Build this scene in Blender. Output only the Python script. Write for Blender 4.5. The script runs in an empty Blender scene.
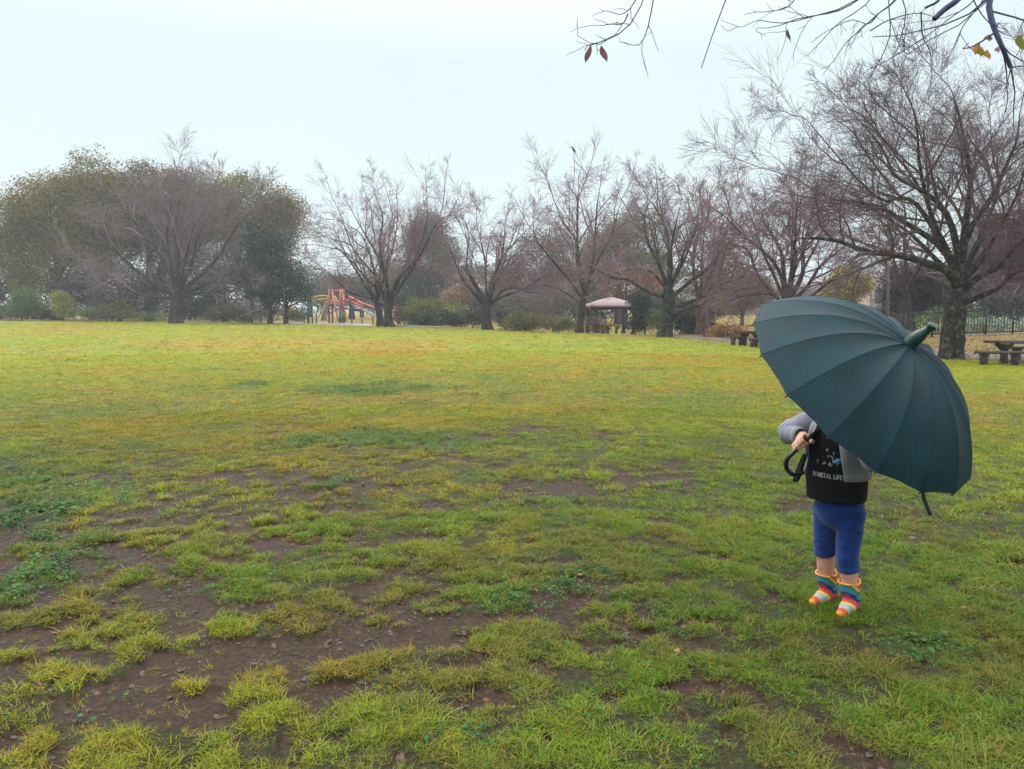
import bpy, math, random
import numpy as np
from mathutils import Vector, Matrix

rnd = random.Random(7)
rng = np.random.default_rng(11)
scene = bpy.context.scene
COL = scene.collection
W, H, F = 1024, 769, 773.0
PITCH = math.radians(5.5)
CAMH = 1.3
cp, sp = math.cos(PITCH), math.sin(PITCH)

# ------------------------------------------------------------------ basics
def ray(px, py):
    cx = (px - W / 2) / F; cy = -(py - H / 2) / F
    return np.array([cx, cp + cy * sp, -sp + cy * cp])

def at(px, py, Y):
    d = ray(px, py)
    return np.array([0, 0, CAMH]) + d * (Y / d[1])

def ground0(px, py):
    d = ray(px, py)
    return np.array([0, 0, CAMH]) + d * (CAMH / -d[2])

def proj(x, y, z=0.0):
    dx, dy, dz = x, y, z - CAMH
    depth = dy * cp - dz * sp
    up = dy * sp + dz * cp
    depth = np.maximum(depth, 0.05)
    return W / 2 + F * dx / depth, H / 2 - F * up / depth

def sstep(a, b, x):
    t = np.clip((x - a) / (b - a), 0, 1)
    return t * t * (3 - 2 * t)

_perm = np.random.default_rng(5).random((256, 256))
def vnoise(x, y, s=0):
    x = np.asarray(x, float) + s * 17.31; y = np.asarray(y, float) + s * 9.77
    xi = np.floor(x).astype(int); yi = np.floor(y).astype(int)
    fx = x - xi; fy = y - yi
    fx = fx * fx * (3 - 2 * fx); fy = fy * fy * (3 - 2 * fy)
    g = lambda a, b: _perm[a & 255, b & 255]
    return (g(xi, yi) * (1 - fx) + g(xi + 1, yi) * fx) * (1 - fy) + (g(xi, yi + 1) * (1 - fx) + g(xi + 1, yi + 1) * fx) * fy

def fbm(x, y, f=1.0, o=4, s=0):
    a, t, n = 1.0, 0.0, 0.0
    for k in range(o):
        t = t + a * vnoise(x * f, y * f, s + k); n += a
        a *= 0.55; f *= 2.03
    return t / n

# edge of the lawn: azimuth (as px at the horizon) -> row of its far edge and distance
E_PX = np.array([-700, 0, 250, 330, 385, 500, 600, 665, 700, 760, 850, 955, 1024, 1200, 1800], float)
E_PY = np.array([317, 320.5, 322.5, 324.5, 326.5, 329.5, 333.5, 337, 340, 346.5, 352, 359, 364, 372, 380], float)
E_Y = np.array([66, 62, 58, 52, 48, 45, 41, 38, 35, 31.5, 27, 22.5, 20.5, 17, 12], float)
E_Z = CAMH - (E_PY - 310.0) / F * E_Y

def edge(x, y):
    px = W / 2 + F * np.asarray(x, float) / np.maximum(np.asarray(y, float), 0.5)
    px = np.clip(px, -700, 1800)
    return px, np.interp(px, E_PX, E_Y), np.interp(px, E_PX, E_Z)

def terrain(x, y):
    x = np.asarray(x, float); y = np.asarray(y, float)
    px, ey, ez = edge(x, y)
    t = np.clip(y / ey, 0, 1)
    z = ez * t ** 2
    over = np.clip(y - ey, 0, 22)
    right = sstep(640, 730, px)
    z = z + over * 0.042 * right
    z = z - 0.33 * np.exp(-(((x - 6.3) / 5) ** 2 + ((y - 50) / 5) ** 2))
    z = z + 0.025 * (fbm(x, y, 0.7, 3, 3) - 0.5) * sstep(60, 20, np.hypot(x, y)) * np.where(y > 0, 1, 0.5)
    return z

def gz(x, y):
    return float(terrain(np.array([x]), np.array([y]))[0])

def foot(px, Y):
    """a point standing on the ground at azimuth px and distance Y"""
    x = (px - W / 2) / F * Y * 1.0
    for _ in range(3):
        z = gz(x, Y)
        depth = Y * cp - (z - CAMH) * sp
        x = (px - W / 2) / F * depth
    return np.array([x, Y, gz(x, Y)])

# ------------------------------------------------------------------ object helpers
def tag(o, label=None, cat=None, group=None, kind=None):
    if label: o['label'] = label
    if cat: o['category'] = cat
    if group: o['group'] = group
    if kind: o['kind'] = kind
    return o

def empty(name, loc, label, cat, group=None):
    o = bpy.data.objects.new(name, None)
    o.empty_display_size = 0.1
    o.location = [float(v) for v in loc]
    COL.objects.link(o)
    return tag(o, label, cat, group)

def wpos(o):
    p = Vector((0, 0, 0))
    while o is not None:
        p += Vector(o.location); o = o.parent
    return p

def mesh_np(name, V, Fc, mat=None, parent=None, smooth=True, attrs=None, loc=None):
    """V (n,3) world coordinates; Fc array (m,3|4) or list of such arrays; linked under parent"""
    V = np.asarray(V, float)
    off = np.array(wpos(parent)) if parent is not None else (np.array(loc, float) if loc is not None else np.zeros(3))
    Vl = V - off
    me = bpy.data.meshes.new(name)
    if isinstance(Fc, np.ndarray): Fc = [Fc]
    Fc = [np.asarray(f, int) for f in Fc if len(f)]
    me.vertices.add(len(Vl)); me.vertices.foreach_set('co', Vl.astype(np.float32).ravel())
    nl = sum(f.size for f in Fc); npoly = sum(len(f) for f in Fc)
    me.loops.add(nl); me.polygons.add(npoly)
    me.loops.foreach_set('vertex_index', np.concatenate([f.ravel() for f in Fc]).astype(np.int32))
    tot = np.concatenate([np.full(len(f), f.shape[1]) for f in Fc])
    st = np.concatenate([[0], np.cumsum(tot)[:-1]])
    me.polygons.foreach_set('loop_start', st.astype(np.int32))
    me.polygons.foreach_set('loop_total', tot.astype(np.int32))
    me.update(calc_edges=True)
    if smooth: me.polygons.foreach_set('use_smooth', np.ones(npoly, bool))
    if attrs:
        for k, v in attrs.items():
            v = np.asarray(v, np.float32)
            if v.ndim == 1:
                a = me.attributes.new(k, 'FLOAT', 'POINT'); a.data.foreach_set('value', v)
            else:
                a = me.attributes.new(k, 'FLOAT_VECTOR', 'POINT'); a.data.foreach_set('vector', v.ravel())
    if mat: me.materials.append(mat)
    o = bpy.data.objects.new(name, me)
    if parent is not None: o.parent = parent
    elif loc is not None: o.location = [float(v) for v in loc]
    COL.objects.link(o)
    return o

class MB:
    def __init__(s): s.V = []; s.F3 = []; s.F4 = []; s.n = 0
    def add(s, V, F4=None, F3=None):
        V = np.asarray(V, float).reshape(-1, 3)
        if F4 is not None and len(F4): s.F4.append(np.asarray(F4, int).reshape(-1, 4) + s.n)
        if F3 is not None and len(F3): s.F3.append(np.asarray(F3, int).reshape(-1, 3) + s.n)
        s.V.append(V); s.n += len(V)
    def box(s, c, size, rot=0.0, ax=None):
        c = np.asarray(c, float); h = np.asarray(size, float) / 2
        if ax is None:
            ca, sa = math.cos(rot), math.sin(rot)
            ax = np.array([[ca, sa, 0], [-sa, ca, 0], [0, 0, 1]])
        sg = np.array([[-1,-1,-1],[1,-1,-1],[1,1,-1],[-1,1,-1],[-1,-1,1],[1,-1,1],[1,1,1],[-1,1,1]], float)
        s.add(c + (sg * h) @ np.asarray(ax), [[0,3,2,1],[4,5,6,7],[0,1,5,4],[1,2,6,5],[2,3,7,6],[3,0,4,7]])
    def beam(s, a, b, w, t):
        a = np.asarray(a, float); b = np.asarray(b, float); d = b - a; L = np.linalg.norm(d); d = d / L
        r = np.array([0, 0, 1.0]) if abs(d[2]) < 0.9 else np.array([1.0, 0, 0])
        u = np.cross(d, r); u /= np.linalg.norm(u); v = np.cross(u, d)
        s.box((a + b) / 2, (L, w, t), ax=np.array([d, u, v]))
    def tube(s, P, R, S=10, cap=True):
        P = np.asarray(P, float); R = np.full(len(P), R) if np.isscalar(R) else np.asarray(R, float)
        V, Q = tubes(P[None], R[None], S)
        T = []
        if cap:
            K = len(P)
            V = np.vstack([V, P[0], P[-1]]); b = K * S
            for i in range(S):
                j = (i + 1) % S
                T.append([b, j, i]); T.append([b + 1, (K - 1) * S + i, (K - 1) * S + j])
        s.add(V, Q, T)
    def build(s, name, mat, parent=None, smooth=False, **k):
        fs = []
        if s.F4: fs.append(np.vstack(s.F4))
        if s.F3: fs.append(np.vstack(s.F3))
        return mesh_np(name, np.vstack(s.V), fs, mat, parent, smooth, **k)

def tubes(P, R, S):
    N, K, _ = P.shape
    T = np.gradient(P, axis=1)
    T /= np.linalg.norm(T, axis=2, keepdims=True) + 1e-9
    m = P[:, -1] - P[:, 0]
    ref = np.zeros((N, 3)); idx = np.argmin(np.abs(m), axis=1); ref[np.arange(N), idx] = 1
    U = np.cross(T, ref[:, None, :]); U /= np.linalg.norm(U, axis=2, keepdims=True) + 1e-9
    Vv = np.cross(T, U)
    a = np.arange(S) * 2 * math.pi / S
    ring = (U[:, :, None, :] * np.cos(a)[None, None, :, None] + Vv[:, :, None, :] * np.sin(a)[None, None, :, None])
    V = P[:, :, None, :] + ring * R[:, :, None, None]
    V = V.reshape(-1, 3)
    n = np.arange(N)[:, None, None] * K * S; k = np.arange(K - 1)[None, :, None] * S; s = np.arange(S)[None, None, :]
    s2 = (s + 1) % S
    Q = np.stack([n + k + s, n + k + s2, n + k + S + s2, n + k + S + s], -1).reshape(-1, 4)
    return V, Q

# ------------------------------------------------------------------ materials
def newmat(name):
    m = bpy.data.materials.new(name); m.use_nodes = True
    nt = m.node_tree; nt.nodes.clear()
    out = nt.nodes.new('ShaderNodeOutputMaterial')
    return m, nt, out

def ramp(nt, stops, fac=None, interp='LINEAR'):
    r = nt.nodes.new('ShaderNodeValToRGB'); cr = r.color_ramp; cr.interpolation = interp
    while len(cr.elements) > 1: cr.elements.remove(cr.elements[-1])
    cr.elements[0].position = stops[0][0]; cr.elements[0].color = (*stops[0][1], 1)
    for p, c in stops[1:]:
        e = cr.elements.new(p); e.color = (*c, 1)
    if fac is not None: nt.links.new(fac, r.inputs[0])
    return r.outputs[0]

def noise(nt, scale, detail=4, rough=0.6, vec=None, out='Fac'):
    n = nt.nodes.new('ShaderNodeTexNoise'); n.inputs['Scale'].default_value = scale
    n.inputs['Detail'].default_value = detail; n.inputs['Roughness'].default_value = rough
    if vec is not None: nt.links.new(vec, n.inputs['Vector'])
    return n.outputs[out]

def mixc(nt, fac, a, b, blend='MIX'):
    n = nt.nodes.new('ShaderNodeMix'); n.data_type = 'RGBA'; n.blend_type = blend
    for i, v in ((0, fac), (6, a), (7, b)):
        if isinstance(v, (int, float)): n.inputs[i].default_value = v
        elif isinstance(v, tuple): n.inputs[i].default_value = (*v, 1)
        else: nt.links.new(v, n.inputs[i])
    return n.outputs[2]

def math_(nt, op, a, b=0.0):
    n = nt.nodes.new('ShaderNodeMath'); n.operation = op
    for i, v in ((0, a), (1, b)):
        if isinstance(v, (int, float)): n.inputs[i].default_value = v
        else: nt.links.new(v, n.inputs[i])
    return n.outputs[0]

def coords(nt):
    return nt.nodes.new('ShaderNodeTexCoord').outputs['Object']

def princ(nt, out, col, rough=0.7, spec=0.4, bump=None, bstr=0.3, bdist=0.01, metal=0.0, sheen=0.0):
    p = nt.nodes.new('ShaderNodeBsdfPrincipled')
    for k, v in (('Base Color', col), ('Roughness', rough)):
        if isinstance(v, tuple): p.inputs[k].default_value = (*v, 1)
        elif isinstance(v, (int, float)): p.inputs[k].default_value = v
        else: nt.links.new(v, p.inputs[k])
    p.inputs['Specular IOR Level'].default_value = spec; p.inputs['Metallic'].default_value = metal
    if sheen: p.inputs['Sheen Weight'].default_value = sheen
    if bump is not None:
        b = nt.nodes.new('ShaderNodeBump'); b.inputs['Strength'].default_value = bstr; b.inputs['Distance'].default_value = bdist
        nt.links.new(bump, b.inputs['Height']); nt.links.new(b.outputs[0], p.inputs['Normal'])
    nt.links.new(p.outputs[0], out.inputs[0])
    return p

def simple(name, a, b=None, scale=8, rough=0.7, spec=0.4, bstr=0.2, bdist=0.01, metal=0.0, sheen=0.0):
    m, nt, out = newmat(name)
    if b is None: b = tuple(x * 0.7 for x in a)
    c = coords(nt); n = noise(nt, scale, 5, 0.6, c)
    col = ramp(nt, [(0.3, a), (0.7, b)], n)
    princ(nt, out, col, rough, spec, n, bstr, bdist, metal, sheen)
    return m

def bark(name, dark, mid, lichen, amt=0.5, scale=6):
    m, nt, out = newmat(name); c = coords(nt)
    mp = nt.nodes.new('ShaderNodeMapping'); mp.inputs['Scale'].default_value = (1, 1, 0.45); nt.links.new(c, mp.inputs[0])
    n1 = noise(nt, scale, 6, 0.7, mp.outputs[0]); n2 = noise(nt, scale * 0.8, 4, 0.75, c)
    a = ramp(nt, [(0.35, dark), (0.62, mid)], n1)
    lf = ramp(nt, [(0.56 - 0.1 * amt, (0, 0, 0)), (0.66 - 0.06 * amt, (1, 1, 1))], n2)
    col = mixc(nt, math_(nt, 'MULTIPLY', lf, min(1, amt)), a, lichen)
    princ(nt, out, col, 0.85, 0.12, n1, 0.8, 0.03)
    return m

def leafmat(name, stops, trans=0.3, tcol=None):
    m, nt, out = newmat(name)
    at_ = nt.nodes.new('ShaderNodeAttribute'); at_.attribute_name = 'tone'
    col = ramp(nt, stops, at_.outputs['Fac'])
    d = nt.nodes.new('ShaderNodeBsdfPrincipled'); d.inputs['Roughness'].default_value = 0.55
    d.inputs['Specular IOR Level'].default_value = 0.3
    t = nt.nodes.new('ShaderNodeBsdfTranslucent'); mx = nt.nodes.new('ShaderNodeMixShader'); mx.inputs[0].default_value = trans
    nt.links.new(col, d.inputs['Base Color']); nt.links.new(col, t.inputs['Color'])
    nt.links.new(d.outputs[0], mx.inputs[1]); nt.links.new(t.outputs[0], mx.inputs[2]); nt.links.new(mx.outputs[0], out.inputs[0])
    return m

# ------------------------------------------------------------------ branch growth
def norm(v): return v / (np.linalg.norm(v, axis=-1, keepdims=True) + 1e-9)

def grow(P, R, m, ratio, ang, up, K2=5, rk=0.55, minr=0.005, wander=0.18, t0=0.2, rs=None, spread=None):
    """children of the branches P (N,K,3), R (N,K): m on each"""
    rs = rs or rng
    N, K, _ = P.shape
    L = np.linalg.norm(np.diff(P, axis=1), axis=2).sum(1)
    t = t0 + (1 - t0) * (np.arange(m)[None, :] + rs.random((N, m))) / m
    t[:, -1] = 1.0
    f = t * (K - 1); i = np.clip(f.astype(int), 0, K - 2); w = f - i
    n = np.arange(N)[:, None]
    p0 = P[n, i] * (1 - w)[..., None] + P[n, i + 1] * w[..., None]
    r0 = R[n, i] * (1 - w) + R[n, i + 1] * w
    tan = norm(P[n, i + 1] - P[n, i])
    rv = rs.normal(size=(N, m, 3)); perp = norm(rv - (rv * tan).sum(-1, keepdims=True) * tan)
    a = np.radians(ang * (0.7 + 0.6 * rs.random((N, m)))); a[:, -1] *= 0.25
    d = norm(tan * np.cos(a)[..., None] + perp * np.sin(a)[..., None])
    ln = L[:, None] * ratio * (1.15 - 0.5 * t) * (0.65 + 0.6 * rs.random((N, m)))
    rr = np.maximum(minr, np.minimum(r0 * 0.85, r0 * rk)); rr = np.minimum(rr, np.maximum(minr, .05))
    p0 = p0.reshape(-1, 3); d = d.reshape(-1, 3); ln = ln.ravel(); rr = rr.ravel()
    M = len(p0)
    Q = np.zeros((M, K2, 3)); Q[:, 0] = p0
    for k in range(1, K2):
        d = norm(d + rs.normal(size=(M, 3)) * wander + np.array([0, 0, up]))
        Q[:, k] = Q[:, k - 1] + d * (ln / (K2 - 1))[:, None]
    tp = np.linspace(1, 0.35, K2)[None, :]
    RR = np.maximum(rr[:, None] * tp, minr * np.linspace(1, 0.7, K2)[None, :])
    return Q, RR

def resample(pts, n):
    pts = np.asarray(pts, float)
    # Catmull-Rom smoothing
    P = np.vstack([2 * pts[0] - pts[1], pts, 2 * pts[-1] - pts[-2]])
    out = []
    segs = len(pts) - 1
    for u in np.linspace(0, segs, n):
        i = min(int(u), segs - 1); t = u - i
        a, b, c, d = P[i], P[i + 1], P[i + 2], P[i + 3]
        out.append(0.5 * ((2 * b) + (-a + c) * t + (2 * a - 5 * b + 4 * c - d) * t ** 2 + (-a + 3 * b - 3 * c + d) * t ** 3))
    return np.array(out)

def mesh_tubes(sets, name, mat, parent):
    V = []; Q = []; n = 0
    for P, R, S in sets:
        v, q = tubes(P, R, S); V.append(v); Q.append(q + n); n += len(v)
    return mesh_np(name, np.vstack(V), np.vstack(Q), mat, parent)

def trunk_tube(pts, radii, S=12, flare=True, bump=0.12, seed=0):
    n = 14
    P = resample(pts, n)
    R = np.interp(np.linspace(0, 1, n), np.linspace(0, 1, len(radii)), radii)
    V, Q = tubes(P[None], R[None], S)
    rs = np.random.default_rng(seed)
    cen = np.repeat(P, S, axis=0)
    lump = 1 + bump * (rs.random(S)[None, :] - 0.4) * np.linspace(1.6, 0.5, n)[:, None] + 0.06 * rs.normal(size=(n, S))
    V = cen + (V - cen) * lump.reshape(-1, 1)
    return P, R, V, Q

GB = 'bare trees around the lawn'
def bare_tree(base, Y, trunk_px, trunk_r, limbs, label, _y, mats, seed, counts=(7, 7, 6), minr=0.007, auto=4, auto_len=4.0,
              extra=False, ratio=(0.5, 0.55, 0.55), group=GB, name='cherry_tree', up=0.0, ang=48, hsq=.27, flare=1.45):
    """trunk_px: image polyline of the trunk; limbs: list of (image polyline with optional depth offset at its tip, start radius)"""
    rs = np.random.default_rng(seed)
    b = foot(base, Y)
    root = empty(name, b, label, 'tree', group)
    tp = [b + np.array([0, 0, -0.08])] + [at(x, y, Y) for x, y in trunk_px]
    P, R, V, Q = trunk_tube(tp, [trunk_r * flare, trunk_r * 1.05, trunk_r, trunk_r * 0.9], seed=seed)
    top = P[-1]
    # rounded head on the trunk so that limbs grow out of it
    mb = MB(); mb.add(V, Q)
    mb.tube([top - norm(P[-1] - P[-2]) * 0.05, top + norm(P[-1] - P[-2]) * R[-1] * 0.5, top + norm(P[-1] - P[-2]) * R[-1] * 0.9], [R[-1], R[-1] * 0.75, R[-1] * 0.2], 10)
    mb.build('trunk', mats[0], root, True)
    LP = []; LR = []
    for l in limbs:
        pts, r0 = l[0], l[1]; dy = l[2] if len(l) > 2 else 0.0
        w = [at(x, y, Y + dy * (k / (len(pts) - 1)) ** 1.2) for k, (x, y) in enumerate(pts)]
        # start inside the trunk
        j = np.argmin(np.linalg.norm(P - w[0], axis=1)); w[0] = w[0] * 0.4 + P[j] * 0.6
        for q in range(1, len(w)): w[q] = w[0] + (w[q] - w[0]) * (1 - np.array([hsq * .4, .1, hsq]) * q / (len(w) - 1)) + rs.normal(size=3) * .13 * (.5 + q / len(w)) * (Y / 45)
        LP.append(resample(w, 12)); LR.append(r0 * .82 * (1 - .93 * np.linspace(0, 1, 12)) ** .85)
    if auto:
        hb = top
        for k in range(auto):
            az = (k + 0.5 * rs.random()) / auto * 2 * math.pi
            el = math.radians(35 + 35 * rs.random())
            d = np.array([math.cos(az) * math.cos(el) * 0.8, math.sin(az) * math.cos(el), math.sin(el)])
            L = auto_len * (0.8 + 0.4 * rs.random())
            q = [hb.copy()]
            for _ in range(4):
                d = norm(d + rs.normal(size=3) * 0.12 + np.array([0, 0, 0.06])); q.append(q[-1] + d * L / 4)
            LP.append(resample(q, 12)); LR.append(trunk_r * 0.3 * (1 - .93 * np.linspace(0, 1, 12)) ** .85)
    LP = np.array(LP); LR = np.array(LR)
    for p, r in zip(LP, LR):
        mesh_tubes([(p[None], r[None], 8)], 'limb', mats[0], root)
    sets = []
    FP, FR = grow(LP, LR, 4, 0.52, 30, 0.01, 12, 0.72, minr * 2.2, 0.10, 0.25, rs); FR = FR[:, :1] * np.linspace(1, .2, 12)[None] ** .8 + minr
    sets.append((FP, FR, 6))
    AP = np.vstack([LP, FP]); AR = np.vstack([LR, FR])
    P1, R1 = grow(AP, AR, max(4, counts[0] - 3), ratio[0] * .84, ang, up, 7, 0.5, minr * 1.4, 0.15, 0.22, rs); sets.append((P1, R1, 5))
    P2, R2 = grow(P1, R1, max(5, counts[1] - 2), ratio[1] * 1.25, ang * .82, up, 5, 0.5, minr * 1.1, 0.07, 0.12, rs); sets.append((P2, R2, 4))
    P3, R3 = grow(P2, R2, max(4, counts[2] - 2), ratio[2] * 1.4, ang * 0.72, up, 4, 0.6, minr * .9, 0.05, 0.08, rs); sets.append((P3, R3, 3))
    if extra:
        P4, R4 = grow(P3, R3, extra, 0.75, 30, up, 3, 0.7, minr * 0.8, 0.12, 0.1, rs); sets.append((P4, R4, 3))
    mesh_tubes(sets, 'crown', mats[1], root)
    return root, LP

# ------------------------------------------------------------------ foliage
def leaf_cloud(blobs, nclump, per, csize, leaf, seed, flat=0.6, shell=0.55, aspect=0.55):
    rs = np.random.default_rng(seed)
    w = np.array([b[1][0] * b[1][2] for b in blobs], float); w /= w.sum()
    pick = rs.choice(len(blobs), nclump, p=w)
    C = np.array([b[0] for b in blobs])[pick]; Rr = np.array([b[1] for b in blobs])[pick]
    d = norm(rs.normal(size=(nclump, 3)))
    rad = (shell + (1.04 - shell) * rs.random(nclump) ** 0.6)[:, None]
    cc = C + d * Rr * rad
    n = nclump * per
    g_ = rs.normal(size=(n, 3)); g_ = norm(g_) * np.minimum(np.linalg.norm(g_, axis=1, keepdims=True), 1.7)
    pos = np.repeat(cc, per, 0) + g_ * csize * np.array([1, 1, flat])
    tone = np.repeat(np.clip(0.5 + 0.2 * rs.normal(size=nclump), 0, 1), per) + rs.normal(size=n) * 0.13
    nn = norm(rs.normal(size=(n, 3)) + np.array([0, 0, 0.7]) + np.repeat(d, per, 0) * 0.5)
    rv = rs.normal(size=(n, 3)); u = norm(np.cross(nn, rv)); v = np.cross(nn, u)
    s = leaf * (0.55 + 0.8 * rs.random(n))[:, None]
    V = np.stack([pos - u * s * 0.5, pos + v * s * 0.5 * aspect - nn * s * 0.06, pos + u * s * 0.5, pos - v * s * 0.5 * aspect + nn * s * 0.1], 1).reshape(-1, 3)
    Q = np.arange(n * 4).reshape(-1, 4)
    return V, Q, np.repeat(np.clip(tone, 0, 1), 4)

def leafy_tree(px, Y, blobs_px, mats, label, seed, dens=1.0, leaf=0.22, trunk_r=0.2, name='leafy_tree', group=None,
               csize=0.5, per=26, flat=0.6, shell=0.5, cat='tree', depth=0.8, stems=1, trunk=True, lean=0.0, aspect=0.55, top_of_trunk=None):
    """blobs_px: (px, py, half width px, half height px[, dY]) at distance Y"""
    b = foot(px, Y)
    root = empty(name, b, label, cat, group)
    k = Y / F
    blobs = []
    for q in blobs_px:
        x, y, hw, hh = q[:4]; dy = q[4] if len(q) > 4 else 0
        c = at(x, y, Y + dy); blobs.append((c, np.array([hw * k, hw * k * depth, hh * k])))
    rb_ = np.random.default_rng(seed + 900); sub = []
    for c, r in blobs:
        for _ in range(7):
            d = norm(rb_.normal(size=3)); d[2] = abs(d[2]) * (1 if rb_.random() < .7 else -1)
            sub.append((c + d * r * (.66 + .16 * rb_.random()), r * (.22 + .2 * rb_.random())))
    main = blobs; blobs = [(c, r * .84) for c, r in blobs] + sub
    area = sum(q[1][0] * q[1][2] for q in main) * math.pi
    n = max(20, int(dens * area / (leaf * leaf * 0.35) * 7.5 / per))
    V, Q, t = leaf_cloud(blobs, n, per, csize, leaf, seed, flat, shell, aspect)
    gzv = terrain(V[:, 0], V[:, 1]) + 0.02
    V[:, 2] = np.maximum(V[:, 2], gzv)
    mesh_np('crown', V, Q, mats[1], root, False, {'tone': t})
    if trunk:
        rs = np.random.default_rng(seed + 1)
        mb = MB()
        for s in range(stems):
            o = np.array([(s - (stems - 1) / 2) * trunk_r * 3, 0, -0.05])
            c0 = blobs[0][0]
            P, R, V, Q = trunk_tube([b + o, b + o * 1.1 + (c0 - b) * np.array([0.25, 0.25, 0.35]) , c0], [trunk_r * 1.4, trunk_r, trunk_r * 0.4], seed=seed + s)
            mb.add(V, Q)
            for bl in main:
                for _ in range(3):
                    e = bl[0] + norm(rs.normal(size=3)) * bl[1] * 0.75
                    s0 = P[int(rs.integers(5, 11))]
                    mid = (s0 + e) / 2 + np.array([0, 0, -0.05 * np.linalg.norm(e - s0)])
                    v, q = tubes(resample([s0, mid, e], 7)[None], (trunk_r * 0.4 * np.linspace(1, 0.15, 7))[None], 5)
                    mb.add(v, q)
        mb.build('trunk', mats[0], root, True)
    return root

# ================================================================== GROUND
def gaus(px, py, L):
    s = 0
    for (a, b, sx, sy, am) in L:
        s = s + am * np.exp(-(((px - a) / sx) ** 2 + ((py - b) / sy) ** 2))
    return s

MUD = [(230,655,120,20,.85),(90,712,110,22,.75),(400,636,90,11,.75),(500,617,60,11,.6),(560,598,40,8,.45),(640,578,50,8,.45),
       (200,605,60,11,.6),(290,545,70,9,.45),(640,480,60,8,.6),(680,465,45,6,.55),(540,490,60,7,.5),(480,462,34,5,.5),
       (460,540,60,8,.45),(360,590,40,8,.45),(545,660,34,14,.5),(480,700,34,12,.4),(680,640,60,12,.35),(790,508,50,9,.45),
       (880,655,60,9,.45),(985,645,40,14,.4),(770,690,40,10,.3),(200,520,50,8,.4),(280,480,60,6,.3),(0,670,60,30,.5),
       (20,750,70,20,.45),(340,690,60,14,.4),(660,520,40,6,.35),(560,560,50,7,.3),(900,560,40,8,.3)]
DRY = [(400,350,80,6,.8),(210,345,90,6,.5),(120,372,80,6,.4),(985,425,50,10,.6),(300,400,120,10,.4),(430,425,90,8,.4),
       (100,430,80,8,.4),(560,400,90,8,.3),(60,335,80,5,.4),(740,372,50,5,.4),(980,385,60,8,.3),(300,440,90,12,.4),(620,450,80,12,.3)]
WEED = [(20,510,70,40,1.0),(10,580,40,20,.7),(380,390,70,8,.6),(400,440,110,9,.55),(640,372,70,6,.5),(560,345,60,4,.3),
        (220,420,70,9,.45),(120,480,60,12,.4),(300,560,60,10,.3),(240,570,50,9,.3),(430,490,60,9,.3),(190,640,40,10,.35),(700,390,40,5,.3)]

def masks(x, y, z=None):
    px, py = proj(x, y, 0.0)
    d = np.hypot(x, y)
    n1 = fbm(x, y, 0.9, 5, 1); n2 = fbm(x, y, 3.2, 4, 9); n3 = fbm(x, y, 0.35, 4, 21); n4 = fbm(x, y, 1.6, 4, 33)
    near = sstep(16, 6, d)
    mud = gaus(px, py, MUD) * 0.95 + near * (0.13 + 0.10 * sstep(0.3, -0.6, x / np.maximum(y, .5))) + (n1 - 0.5) * 0.95 * (0.35 + 0.65 * near) + (n2 - 0.5) * 0.75 * (0.2 + .8 * near)
    n5 = fbm(x, y, 9.0, 4, 71)
    mud = mud + (n5 - 0.5) * 1.7 * sstep(14, 5, d)
    mud = sstep(0.24, 0.56, mud)
    dry = np.clip(gaus(px, py, DRY) * 1.1 + (n3 - 0.5) * 1.7 + (n4 - 0.5) * 1.5 + (n2 - .5) * .8 + 0.16, 0, 1)
    weed = gaus(px, py, WEED) * 0.9 + (fbm(x, y, 1.3, 4, 51) - 0.5) * 1.5 + (n2 - .5) * .5
    weed = sstep(0.22, 0.6, weed)
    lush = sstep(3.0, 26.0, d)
    return mud, dry, weed, lush

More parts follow.
